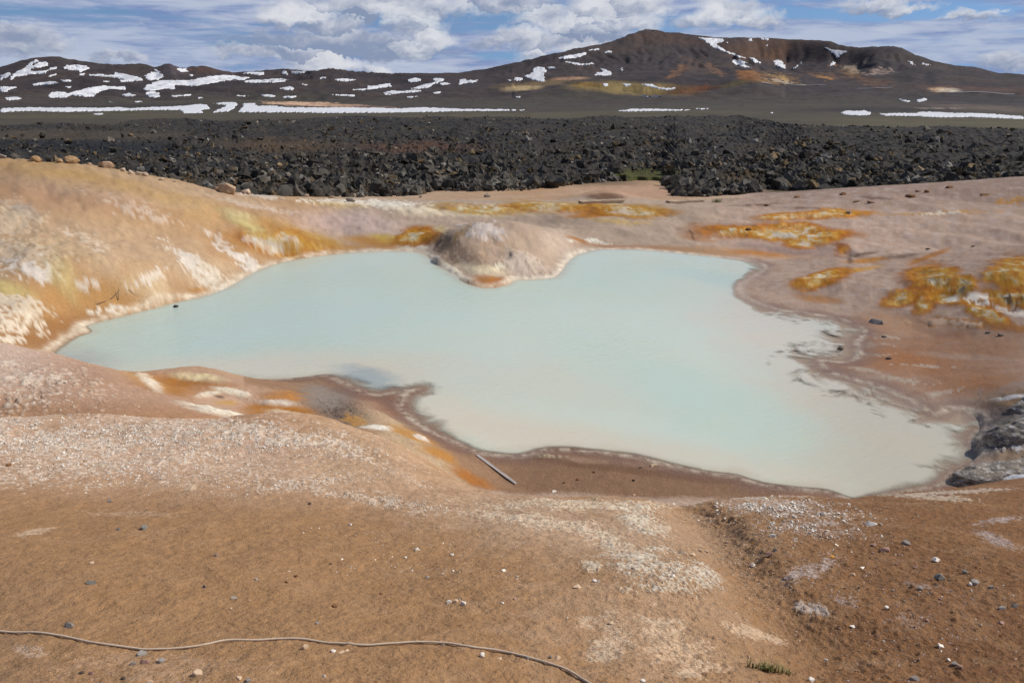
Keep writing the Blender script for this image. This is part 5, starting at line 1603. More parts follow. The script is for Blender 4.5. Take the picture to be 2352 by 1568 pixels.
def build_lava_rocks():
    n = 62000
    th = rng.uniform(math.radians(-40), math.radians(40), n)
    u = rng.uniform(0, 1, n)
    rn, rf = lava_near(th), lava_far(th)
    # even cover as seen over the field: more stones per metre of distance close by
    r = 1 / ((1 / rn) * (1 - u) + (1 / rf) * u)
    x, y = r * np.sin(th), r * np.cos(th)
    z = lava_base(x, y)
    X, Y = project(x, y, z)
    hum = fbm(x * 0.05, y * 0.05, 3, 531)
    keep = rng.uniform(0, 1, n) < lava_density(X, Y) * np.clip(0.55 + hum * 1.4, 0.12, 1)
    x, y, z, r, th, hum = x[keep], y[keep], z[keep], r[keep], th[keep], hum[keep]
    n = len(x)
    s = np.exp(rng.normal(-1.35, 0.6, n)) * (1 + 0.6 * np.clip(hum, -0.3, 0.6))
    front = np.exp(-(r - lava_near(th)) / 16)
    s *= 1 + 0.5 * front * rng.uniform(0, 1, n)
    s = np.clip(s, 0.12, 1.25) * np.interp(r, [60, 150, 400], [0.82, 1.0, 1.5])
    rough = ridged(x * 0.22, y * 0.22, 4, 511, 0.6) * 0.75 + np.abs(fbm(x * 0.7, y * 0.7, 3, 515, 0.6)) * 0.9
    z = z + np.maximum(rough, -0.2) * 0.85 * sst(r - lava_near(th), 0, 5) + s * 0.18
    nearz = ground_z(x, y)
    z = np.where(r < 110, np.maximum(z, nearz + s * 0.2), z)
    P = np.stack([x, y, z], 1)
    RM_ = rot_mats(n, 0.55)
    g = np.exp(rng.normal(-0.25, 0.5, n))
    tint = np.where(rng.uniform(0, 1, n)[:, None] < 0.22, s2l((96, 80, 58))[None], s2l((74, 68, 60))[None])
    colr = tint * g[:, None]
    colr = np.where((rng.uniform(0, 1, n) < 0.09)[:, None], s2l((128, 122, 112))[None] * rng.uniform(0.7, 1.2, (n, 1)), colr)  # some stones coloured paler to stand in for sunlit slabs
    big = [rock_proto(15, 60 + k, True, 0.9, 0.19) for k in range(10)]
    small = [rock_proto(7, 90 + k, False, 0.8) for k in range(12)]
    # the blocks that show largest are things of their own
    pix = FPX * s / r
    X, Y = project(x, y, z)
    vis = (X > -5) & (X < W + 5) & (Y < 466)
    hidden = ((X < 480) & (Y > np.interp(X, [0, 150, 300, 480], [358, 368, 392, 428]))) | ((X > 1760) & (Y > np.interp(X, [1760, 2352], [438, 402])))
    score = np.where(vis & ~hidden, pix, 0)
    order = np.argsort(-score)
    chosen = order[:300]
    meshes = []
    for k, (V, Fc) in enumerate(big):
        meshes.append(mesh_np("lava_block", V, Fc, False))
    from mathutils import Matrix
    for k in chosen:
        o = link("lava_block", meshes[int(k) % 10], M_LAVA_OBJ)
        mt = Matrix([list(q) for q in RM_[k]])
        o.rotation_euler = mt.to_euler()
        o.location = P[k]
        o.scale = (s[k],) * 3
        if X[k] > 1530 and r[k] < 76 and X[k] < 1760:
            o["label"] = "angular dark lava block in the heap jutting onto the pale sand"
            o["group"] = "lava blocks of the jutting heap"
        elif X[k] < 960:
            o["label"] = "angular dark lava block at the field's front edge behind the ochre dome"
            o["group"] = "lava blocks behind the dome"
        elif X[k] < 1540:
            o["label"] = "angular dark lava block at the field's front edge beside the pale sand flat"
            o["group"] = "lava blocks beside the sand flat"
        else:
            o["label"] = "angular dark lava block behind the pinkish slope with orange stains"
            o["group"] = "lava blocks behind the pink slope"
        V_ = RM_[k] @ big[int(k) % 10][0].T
        ext = V_.max(1) - V_.min(1)
        shp = "tall" if ext[2] > 0.92 * max(ext[0], ext[1]) else ("flat" if ext[2] < 0.62 * max(ext[0], ext[1]) else ("long" if min(ext[0], ext[1]) < 0.72 * max(ext[0], ext[1]) else "squat"))
        siz = "huge" if s[k] > 1.1 else ("large" if s[k] > 0.92 else ("middling" if s[k] > 0.76 else "smallish"))
        o["label"] = o["label"].replace("angular", "%s %s angular" % (siz, shp))
        o["category"] = "lava block"
    rest = np.ones(n, bool)
    rest[chosen] = False
    i_near = np.nonzero(rest & (pix > 7))[0]
    i_far = np.nonzero(rest & (pix <= 7))[0]
    if len(i_near) > 2600:
        mv = np.argsort(-pix[i_near])
        i_far = np.concatenate([i_far, i_near[mv[2600:]]])
        i_near = i_near[mv[:2600]]
    me = scatter_mesh("lava_rubble", big, P[i_near], s[i_near], RM_[i_near], colr[i_near])
    link("lava_rubble", me, M_LAVA, kind="stuff", label="heaped black lava rubble covering the near part of the field", category="lava rubble")
    me = scatter_mesh("lava_rubble", small, P[i_far], s[i_far], RM_[i_far], colr[i_far])
    link("lava_rubble", me, M_LAVA, kind="stuff", label="sea of small dark lava rubble reaching back to the snow strip", category="lava rubble")
    print("lava rocks", n, len(i_near), len(i_far))


build_lava_rocks()

# ------------------------------------------------------------------ stones
from mathutils import Matrix


def stone_mat(name, c, var=0.3):
    return make_attr_mat(name, (9.0, 60.0), (0.5, 0.5), bstr=0.5, bdist=0.01, obj_rand=var, base=rgb(*c) + (1,))


STONE_C = {"white": (222, 212, 198), "grey": (140, 132, 124), "blue": (116, 110, 102), "tan": (196, 168, 138), "brown": (120, 86, 58), "orange": (196, 138, 58), "rose": (150, 118, 104), "dark": (70, 62, 58)}
STONE_M = {k: stone_mat("stone_" + k, v) for k, v in STONE_C.items()}
BOULDER_M = {"tan": make_attr_mat("boulder_tan", (1.2, 6.0, 24.0), (0.5, 0.45, 0.3), bstr=0.7, bdist=0.08, base=rgb(172, 144, 116) + (1,)),
             "ochre": make_attr_mat("boulder_ochre", (1.2, 6.0, 24.0), (0.5, 0.45, 0.3), bstr=0.7, bdist=0.08, base=rgb(166, 134, 98) + (1,)),
             "pale": make_attr_mat("boulder_pale", (1.2, 6.0, 24.0), (0.4, 0.35, 0.3), bstr=0.7, bdist=0.08, base=rgb(190, 166, 142) + (1,)),
             "grey": make_attr_mat("boulder_grey", (1.2, 6.0, 24.0), (0.5, 0.45, 0.3), bstr=0.7, bdist=0.08, base=rgb(142, 130, 116) + (1,))}
STONE_P = [rock_proto(15, 600 + k, True, 0.72, 0.05) for k in range(8)]
BOULDER_P = [rock_proto(34, 660 + k, True, 0.8, 0.045) for k in range(8)]
STONE_ME = {}


def stone_mesh(k, mat):
    key = (k, mat.name)
    if key not in STONE_ME:
        V, Fc = (BOULDER_P if mat.name.startswith("boulder") else STONE_P)[k]
        me = mesh_np("stone", V, Fc, False)
        me.materials.append(mat)
        STONE_ME[key] = me
    return STONE_ME[key]


def put_stone(name, px, py, wpx, hpx, mat, label, cat, group=None, sink=0.25, seed=None, water=False):
    """a stone whose foot is at pixel (px, py + hpx/2) and which spans wpx x hpx there"""
    cand = hit(np.full(24, float(px)), py + hpx * 0.35 + np.arange(24) * 1.5)
    good = np.isfinite(cand[:, 0])
    if name == "boulder":
        good &= cand[:, 1] < (64 if px < 1000 else 90)
    if not good.any():
        return None
    p = cand[good.argmax()]
    if water:
        p[2] = max(p[2], 0.0)
    dist = math.sqrt(p[0] ** 2 + p[1] ** 2 + (p[2] - CAMZ) ** 2)
    wpx, hpx = (wpx * 0.85, hpx * 0.9) if name == "boulder" else (wpx, hpx)
    sx = wpx / 2 * dist / FPX
    sz = hpx / 2 * dist / FPX * 1.05
    k = (int(px * 7 + py * 3) if seed is None else seed) % len(STONE_P)
    o = link(name, stone_mesh(k, mat))
    V = (BOULDER_P if name == "boulder" else STONE_P)[k][0]
    e = V.max(0) - V.min(0)
    o.scale = (2 * sx / e[0], 1.6 * sx / e[1], 2 * max(sz, 0.45 * sx) / e[2])
    o.rotation_euler = (0.12 * math.sin(px), 0.12 * math.cos(py * 1.7), 0.5 * math.sin(px * 0.37 + py))
    hz = o.scale[2] * e[2] / 2
    o.location = (p[0], p[1], p[2] + hz * (1 - 2 * sink))
    o["label"] = label
    o["category"] = cat
    if group:
        o["group"] = group
    return o


BOULDERS = [(5, 359, 18, 12, "grey", "rounded grey boulder on the dome's crest, far end of the boulder row"), (84, 359, 23, 16, "ochre", "orange-tan boulder standing alone on the dome's crest"),
            (137, 363, 20, 10, "ochre", "low flat tan boulder leaning against the wide ochre boulder"), (164, 363, 36, 19, "ochre", "wide ochre boulder with a low flat one at its side"), (206, 377, 11, 6, "tan", "small tan rock on the dome's crest between two wide boulders"),
            (245, 376, 38, 18, "tan", "broad tan boulder at the top of the row of pale rocks"), (283, 390, 14, 10, "pale", "pale rock next below the broad tan boulder"), (301, 396, 15, 10, "pale", "second pale rock below the broad tan boulder"),
            (320, 398, 20, 13, "pale", "larger of two pale rocks side by side on the crest"), (335, 400, 14, 12, "pale", "smaller upright pale rock beside a larger pale one"), (372, 411, 12, 6, "pale", "little pale rock alone on the falling crest"), (401, 416, 12, 5, "pale", "little flat pale rock low on the falling crest"),
            (522, 428, 48, 27, "tan", "biggest tan boulder, rounded and cracked, in front of the lava"), (500, 423, 19, 11, "tan", "small tan rock half behind the biggest tan boulder"), (566, 430, 26, 14, "pale", "pale rock next to the biggest tan boulder"), (588, 434, 18, 10, "pale", "pale rock in a row, second from the biggest tan boulder"),
            (612, 438, 30, 12, "pale", "long low pale rock in the row beside the lava"), (638, 442, 18, 12, "pale", "pale rock at the end of the long low one"), (665, 447, 16, 7, "tan", "flat tan slab lying before the lava edge"), (704, 449, 15, 9, "pale", "pale lump before the lava edge, beyond the flat tan slab"),
            (762, 453, 18, 7, "tan", "low tan rock where the lava meets the white crust"), (805, 459, 26, 13, "grey", "grey rounded rock sitting on the white crust"), (1120, 449, 18, 10, "grey", "brown-grey rock alone on the pale sand before the lava"), (967, 441, 9, 6, "grey", "tiny grey rock on the sand below the lava edge")]
for i, (x_, y_, w_, h_, c_, lab) in enumerate(BOULDERS):
    put_stone("boulder", x_, y_, w_, h_, BOULDER_M[c_], lab, "boulder", "boulders along the far crest", 0.22, seed=i)

STONES = [(209, 1335, 19, 11, "blue", "flat blue-grey stone on bare brown soil above the rope's left part"), (467, 1345, 12, 9, "blue", "small blue-grey stone on smooth brown soil"), (538, 1370, 14, 10, "grey", "light grey stone with a pale top on smooth brown soil"),
          (496, 1273, 9, 7, "grey", None), (211, 1292, 10, 6, "tan", None), (331, 1211, 16, 12, "blue", "dark blue-grey stone just below the white gravel slope"), (269, 1215, 10, 7, "grey", None), (252, 1150, 10, 8, "grey", None),
          (153, 1435, 22, 14, "grey", "oval grey stone just above the rope near its straight end"), (326, 1500, 22, 11, "grey", "flat grey stone just below the rope's lowest sag"), (328, 1520, 20, 11, "rose", "rosy stone below the flat grey one under the rope's sag"), (305, 1522, 11, 9, "grey", None), (371, 1516, 15, 10, "grey", "grey stone right of the rosy stone below the rope"),
          (455, 1544, 20, 14, "tan", "rounded pinkish-tan stone on the soil below the rope"), (206, 1546, 13, 9, "rose", None), (187, 1543, 9, 7, "dark", None), (282, 1556, 9, 8, "dark", None), (343, 1564, 13, 7, "tan", None), (548, 1555, 14, 8, "tan", None), (570, 1561, 12, 8, "grey", None),
          (741, 1551, 11, 8, "white", None), (702, 1484, 14, 11, "tan", "tan stone lying against the rope's underside"), (765, 1493, 12, 9, "white", None), (785, 1495, 14, 8, "tan", None), (797, 1491, 10, 8, "tan", None), (729, 1430, 9, 6, "grey", None), (769, 1390, 13, 9, "brown", "reddish-brown clod on smooth soil above the rope"), (589, 1329, 8, 6, "grey", None),
          (530, 1396, 7, 6, "tan", None), (656, 1336, 8, 6, "brown", None), (680, 1321, 9, 7, "brown", None), (711, 1155, 8, 6, "dark", None), (760, 1293, 6, 6, "blue", None),
          (1031, 1380, 12, 11, "white", "roundest of four white stones lying together on brown soil"), (1048, 1379, 11, 9, "tan", "cream stone between white ones in the group of four"), (1053, 1375, 8, 7, "white", "smallest of four white stones lying together on brown soil"), (1064, 1383, 13, 12, "white", "largest of four white stones lying together on brown soil"),
          (980, 1324, 9, 8, "white", None), (1157, 1307, 12, 12, "white", None), (875, 1362, 9, 7, "brown", None), (1184, 1372, 12, 9, "rose", "rosy grey stone alone beyond the four white stones"), (1154, 1383, 8, 6, "white", None), (1366, 1333, 11, 9, "white", None), (1373, 1335, 8, 7, "white", None), (1324, 1346, 20, 9, "tan", "flat cream slab at the edge of the cracked white crust"),
          (1263, 1507, 9, 9, "blue", "small blue-grey stone near the rope's falling end"), (1212, 1509, 14, 10, "grey", "grey stone wedged under the rope's falling end"), (1108, 1502, 13, 11, "white", None), (1147, 1511, 11, 7, "tan", None), (1280, 1509, 16, 9, "tan", None), (1402, 1428, 13, 9, "tan", "flat cream stone alone below the cracked crust"), (1303, 1418, 5, 5, "white", None), (1477, 1562, 11, 8, "white", None),
          (1016, 1480, 9, 7, "tan", None), (804, 1203, 8, 9, "white", None), (957, 1260, 11, 7, "white", None), (931, 1279, 7, 6, "white", None), (1038, 1272, 9, 7, "white", None),
          (2033, 1260, 24, 15, "rose", "big rosy-brown rock on the dark brown slope"), (1998, 1202, 26, 12, "white", "widest white stone on the crest beside the pool's near end"), (2023, 1201, 10, 9, "white", None), (2157, 1324, 22, 15, "blue", "big blue-grey rock on the dark brown slope"), (2149, 1284, 16, 10, "white", "white-topped rock above the big blue-grey one"),
          (2081, 1246, 17, 11, "grey", "grey rock a step uphill from the rosy-brown one"), (1775, 1228, 13, 10, "white", "white lump in the middle of the gravel patch"), (1824, 1185, 13, 9, "white", "white stone at the top of the gravel patch"), (1590, 1272, 13, 9, "tan", "rounded cream stone on the spur beside the gully"), (1608, 1263, 10, 7, "tan", None), (1622, 1265, 11, 7, "tan", None),
          (1564, 1268, 26, 11, "tan", "pale flat slab on the spur beside the gully"), (1729, 1296, 13, 8, "white", None), (2161, 1479, 13, 12, "white", "white stone alone on the dark brown slope"), (1897, 1514, 8, 6, "white", None), (1957, 1437, 11, 6, "white", None), (2037, 1394, 10, 6, "white", None), (2113, 1350, 13, 9, "grey", None), (1959, 1318, 11, 10, "tan", None),
          (1982, 1302, 12, 7, "white", None), (2239, 1336, 17, 11, "grey", "grey rock downhill of the big blue-grey one"), (2276, 1347, 10, 8, "grey", None), (1765, 1270, 16, 11, "rose", "rosy-grey rock at the rim of the gully"), (1778, 1262, 12, 10, "grey", None), (1727, 1245, 8, 6, "orange", "small orange stone in the gravel of the gully"),
          (1913, 1278, 11, 5, "orange", "flat orange-yellow stone on the gravelly slope"), (2004, 1250, 14, 9, "rose", None), (2191, 1523, 16, 11, "grey", "grey rock in a cluster low on the dark slope"), (2205, 1530, 12, 9, "rose", None), (2180, 1512, 11, 9, "white", None), (2100, 1557, 22, 12, "grey", "large grey rock at the foot of the dark slope"), (1863, 1559, 14, 9, "white", "white slab below the grass tuft"),
          (2215, 1312, 13, 9, "blue", None), (2300, 1395, 14, 9, "grey", None), (2330, 1390, 13, 9, "grey", None), (2300, 1430, 14, 8, "rose", None), (1545, 1320, 12, 8, "white", None), (2030, 1470, 10, 7, "grey", None), (2230, 1340, 9, 6, "white", None),
          (20, 1066, 11, 8, "brown", "brown stone among the white gravel of the left slope"), (436, 1122, 28, 9, "tan", "flat cream slab among the white gravel of the left slope"),
          (1327, 1099, 9, 6, "brown", None), (1364, 1083, 7, 5, "brown", None), (1455, 1102, 8, 6, "dark", "dark stone on the brown mud flat by the pool"), (1317, 1119, 7, 5, "tan", None), (1296, 1107, 6, 5, "brown", None), (1470, 1073, 7, 4, "dark", None), (1500, 1067, 16, 6, "tan", "pale flat slab at the edge of the mud flat"), (1456, 1135, 7, 5, "tan", None), (1480, 1136, 7, 5, "tan", None),
          (1533, 1157, 8, 6, "tan", None), (1272, 1127, 11, 5, "white", "white pebble on the brown mud flat by the pool"), (2006, 738, 32, 13, "grey", "flat grey slab on the mud beside the pool's right arm"), (2032, 772, 15, 6, "dark", "dark flat stone on the mud flat right of the pool"), (2040, 822, 13, 5, "dark", "dark stone further out on the right-hand mud flat"),
          (2300, 768, 14, 6, "dark", "dark stone below the orange crust"), (2091, 450, 22, 9, "brown", "largest brown turf clump on the pinkish far crest"), (1936, 445, 16, 6, "brown", None), (2001, 463, 18, 7, "brown", None), (1965, 463, 14, 5, "brown", None), (2110, 438, 14, 5, "brown", None), (2130, 440, 14, 5, "brown", None), (2261, 447, 18, 5, "brown", None), (1947, 487, 14, 8, "grey", "grey-brown lump on the long white and orange stain"), (1719, 526, 14, 8, "brown", "brown lump in the orange and white spring crust"), (2234, 565, 7, 4, "dark", None), (2130, 572, 12, 4, "dark", None), (1830, 452, 12, 5, "brown", None), (1760, 470, 12, 5, "brown", None), (2180, 430, 14, 5, "brown", None), (2268, 764, 10, 5, "dark", None), (1930, 803, 17, 7, "dark", "dark lump sticking out of the shallow milky water"), (405, 706, 11, 6, "dark", "small black stone standing in the milky water off the dome")]
for i, (x_, y_, w_, h_, c_, lab) in enumerate(STONES):
    if lab is None:
        where = "on the pinkish slope beyond the pool" if y_ < 600 else "on the dark slope beside the gully" if x_ > 1560 else ("on the brown mud flat by the pool" if y_ < 1145 else ("on the bare brown slope around the rope" if y_ > 1240 else "below the white gravel slope"))
        lab = "small %s stone %s" % ({"rose": "rosy", "blue": "blue-grey"}.get(c_, c_), where)
    put_stone("stone", x_, y_, w_, h_, STONE_M[c_], lab, "stone", "single stones on the slopes", 0.33, water=(x_, y_) in ((1930, 803), (405, 706)))

def ledge(px, py, yd, hx, hy, hz, rz, seed, label):
    a_, _ = ray(px, py)
    x_, y_ = yd * math.tan(a_), yd
    nu, nv = 96, 44
    u = np.linspace(0, 2 * math.pi, nu, endpoint=False)
    v = np.linspace(0.0, math.pi * 0.58, nv)
    U, V_ = np.meshgrid(u, v)
    sx, sy, sz_ = np.sin(V_) * np.cos(U), np.sin(V_) * np.sin(U), np.cos(V_)
    ex = 0.75
    hz = hz + max(float(ground_z(np.array([x_]), np.array([y_]))[0]) - 0.17, 0.0)
    sx, sy = np.sign(sx) * np.abs(sx) ** ex, np.sign(sy) * np.abs(sy) ** ex
    X3, Y3, Z3 = sx * hx, sy * hy, sz_ * hz
    k = 1 + 0.16 * fbm(X3 * 1.3 + seed, Y3 * 2.2 + Z3 * 2.5, 4, seed, 0.55) + 0.04 * ridged(X3 * 2.0 + seed, Z3 * 5 + Y3, 3, seed + 5)
    X3, Y3, Z3 = X3 * k, Y3 * k, Z3 * (k + 0.12 * fbm(X3 * 3, Y3 * 3, 3, seed + 9))
    c, sn = math.cos(rz), math.sin(rz)
    Vt = np.stack([X3 * c - Y3 * sn, X3 * sn + Y3 * c, Z3], -1).reshape(-1, 3)
    i = np.arange(nv - 1)[:, None] * nu
    j = np.arange(nu)[None]
    j2 = (j + 1) % nu
    Fq = np.stack([i + j, i + nu + j, i + nu + j2, i + j2], -1).reshape(-1, 4)
    me = mesh_np("crusted_ledge", Vt, Fq, True)
    o = link("crusted_ledge", me, M_LEDGE, label=label, category="ledge", group="crusted ledges at the pool's end")
    o.location = (x_, y_, 0.03)


def make_ledge_mat():
    m, N = mat_new("grey_crust")
    p = pos(N)
    n1 = N.noise(p, 2.2, 6, 0.65)
    n2_ = N.noise(N.vm('MULTIPLY', p, (1.0, 1.0, 4.0)), 6.0, 5, 0.7)
    c = N.mix(N.ss(n1, 0.36, 0.62), rgb(88, 83, 80) + (1,), rgb(146, 134, 118) + (1,))
    c = N.mix(N.ss(n2_, 0.5, 0.66), c, rgb(186, 180, 174) + (1,))
    c = N.mix(N.ss(n2_, 0.40, 0.30), c, rgb(60, 54, 50) + (1,))
    finish(N, c, 0.92, N.noise(p, 14.0, 6, 0.7), 0.8, 0.05)
    return m


M_LEDGE = make_ledge_mat()
ledge(2415, 938, 19.0, 1.2, 0.5, 0.28, 0.15, 3, "upper of three grey crusted ledges at the pool's end, with a pale rim")
ledge(2390, 1015, 17.2, 1.35, 0.58, 0.34, 0.1, 7, "middle grey crusted ledge with a dark overhanging nose over the pool")
ledge(2350, 1085, 15.8, 1.6, 0.38, 0.15, 0.12, 11, "lowest and flattest grey crusted ledge, running out along the pool")

# gravel: where it lies (centre x, y, half width, half height, tilt, count, pixel sizes, colours, phrase)
FIELDS = [(120, 1010, 430, 62, 3, 7500, 2.2, 7.5, "white", "white gravel of the left slope"), (520, 1002, 330, 44, 4, 4800, 2.2, 7.0, "white", "white gravel of the left slope"), (300, 1085, 400, 36, 2, 1500, 2.2, 7.5, "white", "white gravel of the left slope"),
          (80, 885, 210, 62, 6, 900, 2.0, 5.5, "white", "white gravel on the far left shoulder"), (700, 1110, 180, 18, -8, 800, 2.4, 6.0, "white", "band of white pebbles on the tan slope"), (880, 1150, 200, 17, 8, 800, 2.2, 6.0, "white", "band of white pebbles on the tan slope"), (880, 1075, 190, 24, 26, 330, 1.8, 4.5, "white", "band of white pebbles on the tan slope"),
          (1790, 1165, 190, 26, 6, 1700, 3.0, 8.5, "white", "white gravel patch beyond the gully"), (1850, 1215, 190, 30, 6, 800, 2.5, 8.0, "white", "white gravel patch beyond the gully"), (1340, 1160, 270, 14, 0, 700, 2.0, 5.0, "white", "cream gravel along the near crest"), (1260, 1200, 200, 18, 8, 300, 2.0, 4.5, "white", "cream gravel along the near crest"), (1480, 1190, 90, 40, 20, 260, 2.0, 6.0, "white", "cream gravel along the near crest"),
          (1010, 1250, 320, 90, 0, 230, 2.5, 6.5, "white", "scattered white pebbles on the bare brown slope"), (1000, 1310, 260, 22, 2, 90, 3, 9, "white", "scattered white pebbles on the bare brown slope"), (1700, 1300, 130, 120, 10, 520, 2.0, 6.5, "tan", "pebbles of the gully"), (1800, 1380, 100, 110, 0, 260, 2.0, 6.5, "tan", "pebbles of the gully"),
          (2080, 1330, 250, 130, 12, 420, 2.5, 8.0, "rose", "rosy grit on the dark slope"), (1520, 1480, 260, 100, 6, 800, 2.0, 6.0, "tan", "pale grit around the cracked crust"), (1480, 1310, 150, 60, 16, 420, 2.0, 6.0, "white", "pale grit around the cracked crust"), (400, 1525, 430, 50, 0, 240, 2.0, 5.0, "tan", "fine grit below the rope"),
          (2100, 1480, 270, 100, 0, 380, 2.5, 7.0, "rose", "rosy grit on the dark slope"), (1180, 1400, 1300, 190, 0, 1500, 1.6, 3.6, "brown", "brown crumbs of soil"), (2000, 1300, 400, 180, 0, 1100, 1.8, 4.6, "brown", "brown crumbs of soil"), (1500, 1110, 430, 40, 4, 260, 1.6, 3.4, "brown", "brown crumbs of soil"), (1660, 1200, 90, 50, 40, 420, 2, 5, "brown", "brown crumbs of soil"),
          (1180, 1380, 1300, 200, 0, 1500, 1.4, 3.4, "tan", "fine grit on the bare brown slope"), (1900, 1330, 420, 200, 10, 1500, 1.6, 5.0, "rose", "rosy grit on the dark slope"), (1680, 1290, 160, 140, 40, 900, 1.6, 4.5, "white", "pebbles of the gully"), (2150, 1150, 220, 26, 0, 260, 2, 5, "tan", "fine grit on the right crest"), (2300, 1000, 70, 80, 0, 120, 2, 5, "dark", "dark crumbs on the grey crust banks"), (790, 935, 70, 36, 10, 160, 2, 4.5, "dark", "dark crumbs in the grey mud")]


def build_gravel():
    rows = []
    for fi, (cx, cy, rx, ry, tilt, n, s0, s1, ck, ph) in enumerate(FIELDS):
        g = rng.normal(0, 0.5, (int(n * 2.0), 2))
        ta = math.radians(tilt)
        X = cx + g[:, 0] * rx * math.cos(ta) - g[:, 1] * ry * math.sin(ta)
        Y = cy + g[:, 0] * rx * math.sin(ta) + g[:, 1] * ry * math.cos(ta)
        clump = perlin(X / 46, Y / 20, 700 + fi) + 0.7 * perlin(X / 17, Y / 8, 720 + fi)
        ok = (clump > (-0.12 if ck != "brown" else -0.6)) & (Y < 1600) & (X > -60) & (X < W + 60)
        X, Y = X[ok], Y[ok]
        sz = s0 * 0.85 + (s1 - s0 * 0.85) * rng.uniform(0, 1, len(X)) ** 4.0
        rows.append(np.stack([X, Y, sz, np.full(len(X), fi)], 1))
    A = np.concatenate(rows)
    P = hit(A[:, 0], A[:, 1])
    ok = np.isfinite(P[:, 0]) & (P[:, 2] > 0.02)
    A, P = A[ok], P[ok]
    rr = P[:, 1]
    # keep each field on its own piece of ground
    lim = np.array([(11, 19) if "shoulder" in f[9] else ((11, 24) if f[9] in ("dark crumbs on the grey crust banks", "dark crumbs in the grey mud") or (f[8] == "brown" and f[1] < 1150) else (1.5, 11)) for f in FIELDS])
    fi = A[:, 3].astype(int)
    ok = (rr > lim[fi, 0]) & (rr < lim[fi, 1])
    A, P, fi = A[ok], P[ok], fi[ok]
    dist = np.sqrt(P[:, 0] ** 2 + P[:, 1] ** 2 + (P[:, 2] - CAMZ) ** 2)
    S = A[:, 2] / 2 * dist / FPX * 1.1
    n = len(S)
    RM_ = rot_mats(n, 0.25)
    P = P.copy()
    P[:, 2] += S * 0.12
    base = {"white": (224, 214, 200), "tan": (200, 176, 148), "rose": (158, 130, 114), "brown": (126, 90, 60), "dark": (64, 58, 54)}
    C = np.array([s2l(base[FIELDS[k][8]]) for k in fi]) * rng.uniform(0.72, 1.12, (n, 1))
    odd = rng.uniform(0, 1, n)
    wh = np.array([FIELDS[k][8] in ("white", "tan", "rose") for k in fi])
    C = np.where(((odd < 0.10) & wh)[:, None], s2l((150, 134, 120))[None] * rng.uniform(0.7, 1.1, (n, 1)), C)
    C = np.where(((odd > 0.86) & wh)[:, None], s2l((206, 180, 150))[None] * rng.uniform(0.8, 1.05, (n, 1)), C)
    C = np.where(((odd < 0.4) & (fi >= 0) & np.array([FIELDS[k][8] == "brown" for k in fi]))[:, None], s2l((164, 122, 84))[None] * rng.uniform(0.8, 1.1, (n, 1)), C)
    C = np.where(((odd > 0.55) & np.array([FIELDS[k][8] == "rose" for k in fi]))[:, None], s2l((206, 192, 184))[None] * rng.uniform(0.7, 1.05, (n, 1)), C)
    pick = np.argsort(-np.where(wh, A[:, 2], 0))[:190]
    for k in pick:
        ck = FIELDS[fi[k]][8]
        kk = int(k) % len(STONE_P)
        o = link("pebble", stone_mesh(kk, STONE_M[ck]))
        o.rotation_euler = Matrix([list(q) for q in RM_[k]]).to_euler()
        o.location = P[k]
        o.scale = (S[k],) * 3
        V_ = RM_[k] @ STONE_P[kk][0].T
        ext = V_.max(1) - V_.min(1)
        shp = "upright" if ext[2] > 0.85 * max(ext[0], ext[1]) else ("flat" if ext[2] < 0.6 * max(ext[0], ext[1]) else ("oblong" if min(ext[0], ext[1]) < 0.78 * max(ext[0], ext[1]) else "blunt"))
        siz = "bigger" if A[k, 2] > 6.8 else ("middling" if A[k, 2] > 6.0 else "smaller")
        o["label"] = "%s %s %s pebble in the %s" % (siz, shp, {"rose": "rosy-grey", "tan": "cream"}.get(ck, ck), FIELDS[fi[k]][9])
        o["category"] = "pebble"
        o["group"] = FIELDS[fi[k]][9]
    rest = np.ones(n, bool)
    rest[pick] = False
    small = [rock_proto(7, 640 + k, False, 0.7) for k in range(10)]
    mat = make_attr_mat("gravel", (30.0, 120.0), (0.4, 0.4), bstr=0.3, bdist=0.005)
    for ph, nm in (("white", "white_gravel"), ("tan", "cream_grit"), ("rose", "rosy_grit"), ("brown", "soil_crumbs"), ("dark", "dark_crumbs")):
        i = np.nonzero(rest & np.array([FIELDS[k][8] == ph for k in fi]))[0]
        if not len(i):
            continue
        me = scatter_mesh(nm, small, P[i], S[i], RM_[i], C[i])
        link(nm, me, mat, kind="stuff", label="%s strewn over the near slopes" % nm.replace("_", " "))
    print("gravel", n)


build_gravel()

# ------------------------------------------------------------------ rope, plank, sticks, grass
def tube(path, rad, sides=6, closed_ends=True):
    path = np.asarray(path, float)
    t = np.gradient(path, axis=0)
    t /= np.linalg.norm(t, axis=1)[:, None]
    up = np.array([0.0, 0.0, 1.0])
    a = np.cross(t, up)
    bad = np.linalg.norm(a, axis=1) < 1e-4
    a[bad] = np.cross(t[bad], np.array([1.0, 0, 0]))
    a /= np.linalg.norm(a, axis=1)[:, None]
    b = np.cross(a, t)
    ph = np.linspace(0, 2 * math.pi, sides, endpoint=False)
    rad = np.broadcast_to(rad, (len(path),))
    V = path[:, None, :] + rad[:, None, None] * (np.cos(ph)[None, :, None] * a[:, None, :] + np.sin(ph)[None, :, None] * b[:, None, :])
    n = len(path)
    i = np.arange(n - 1)[:, None] * sides
    j = np.arange(sides)[None, :]
    j2 = (j + 1) % sides
    F = np.stack([i + j, i + j2, i + sides + j2, i + sides + j], -1).reshape(-1, 4)
    return V.reshape(-1, 3), F


def join_q(parts):
    vs, fs, off = [], [], 0
    for V, F in parts:
        vs.append(V)
        fs.append(F + off)
        off += len(V)
    return np.concatenate(vs), np.concatenate(fs)


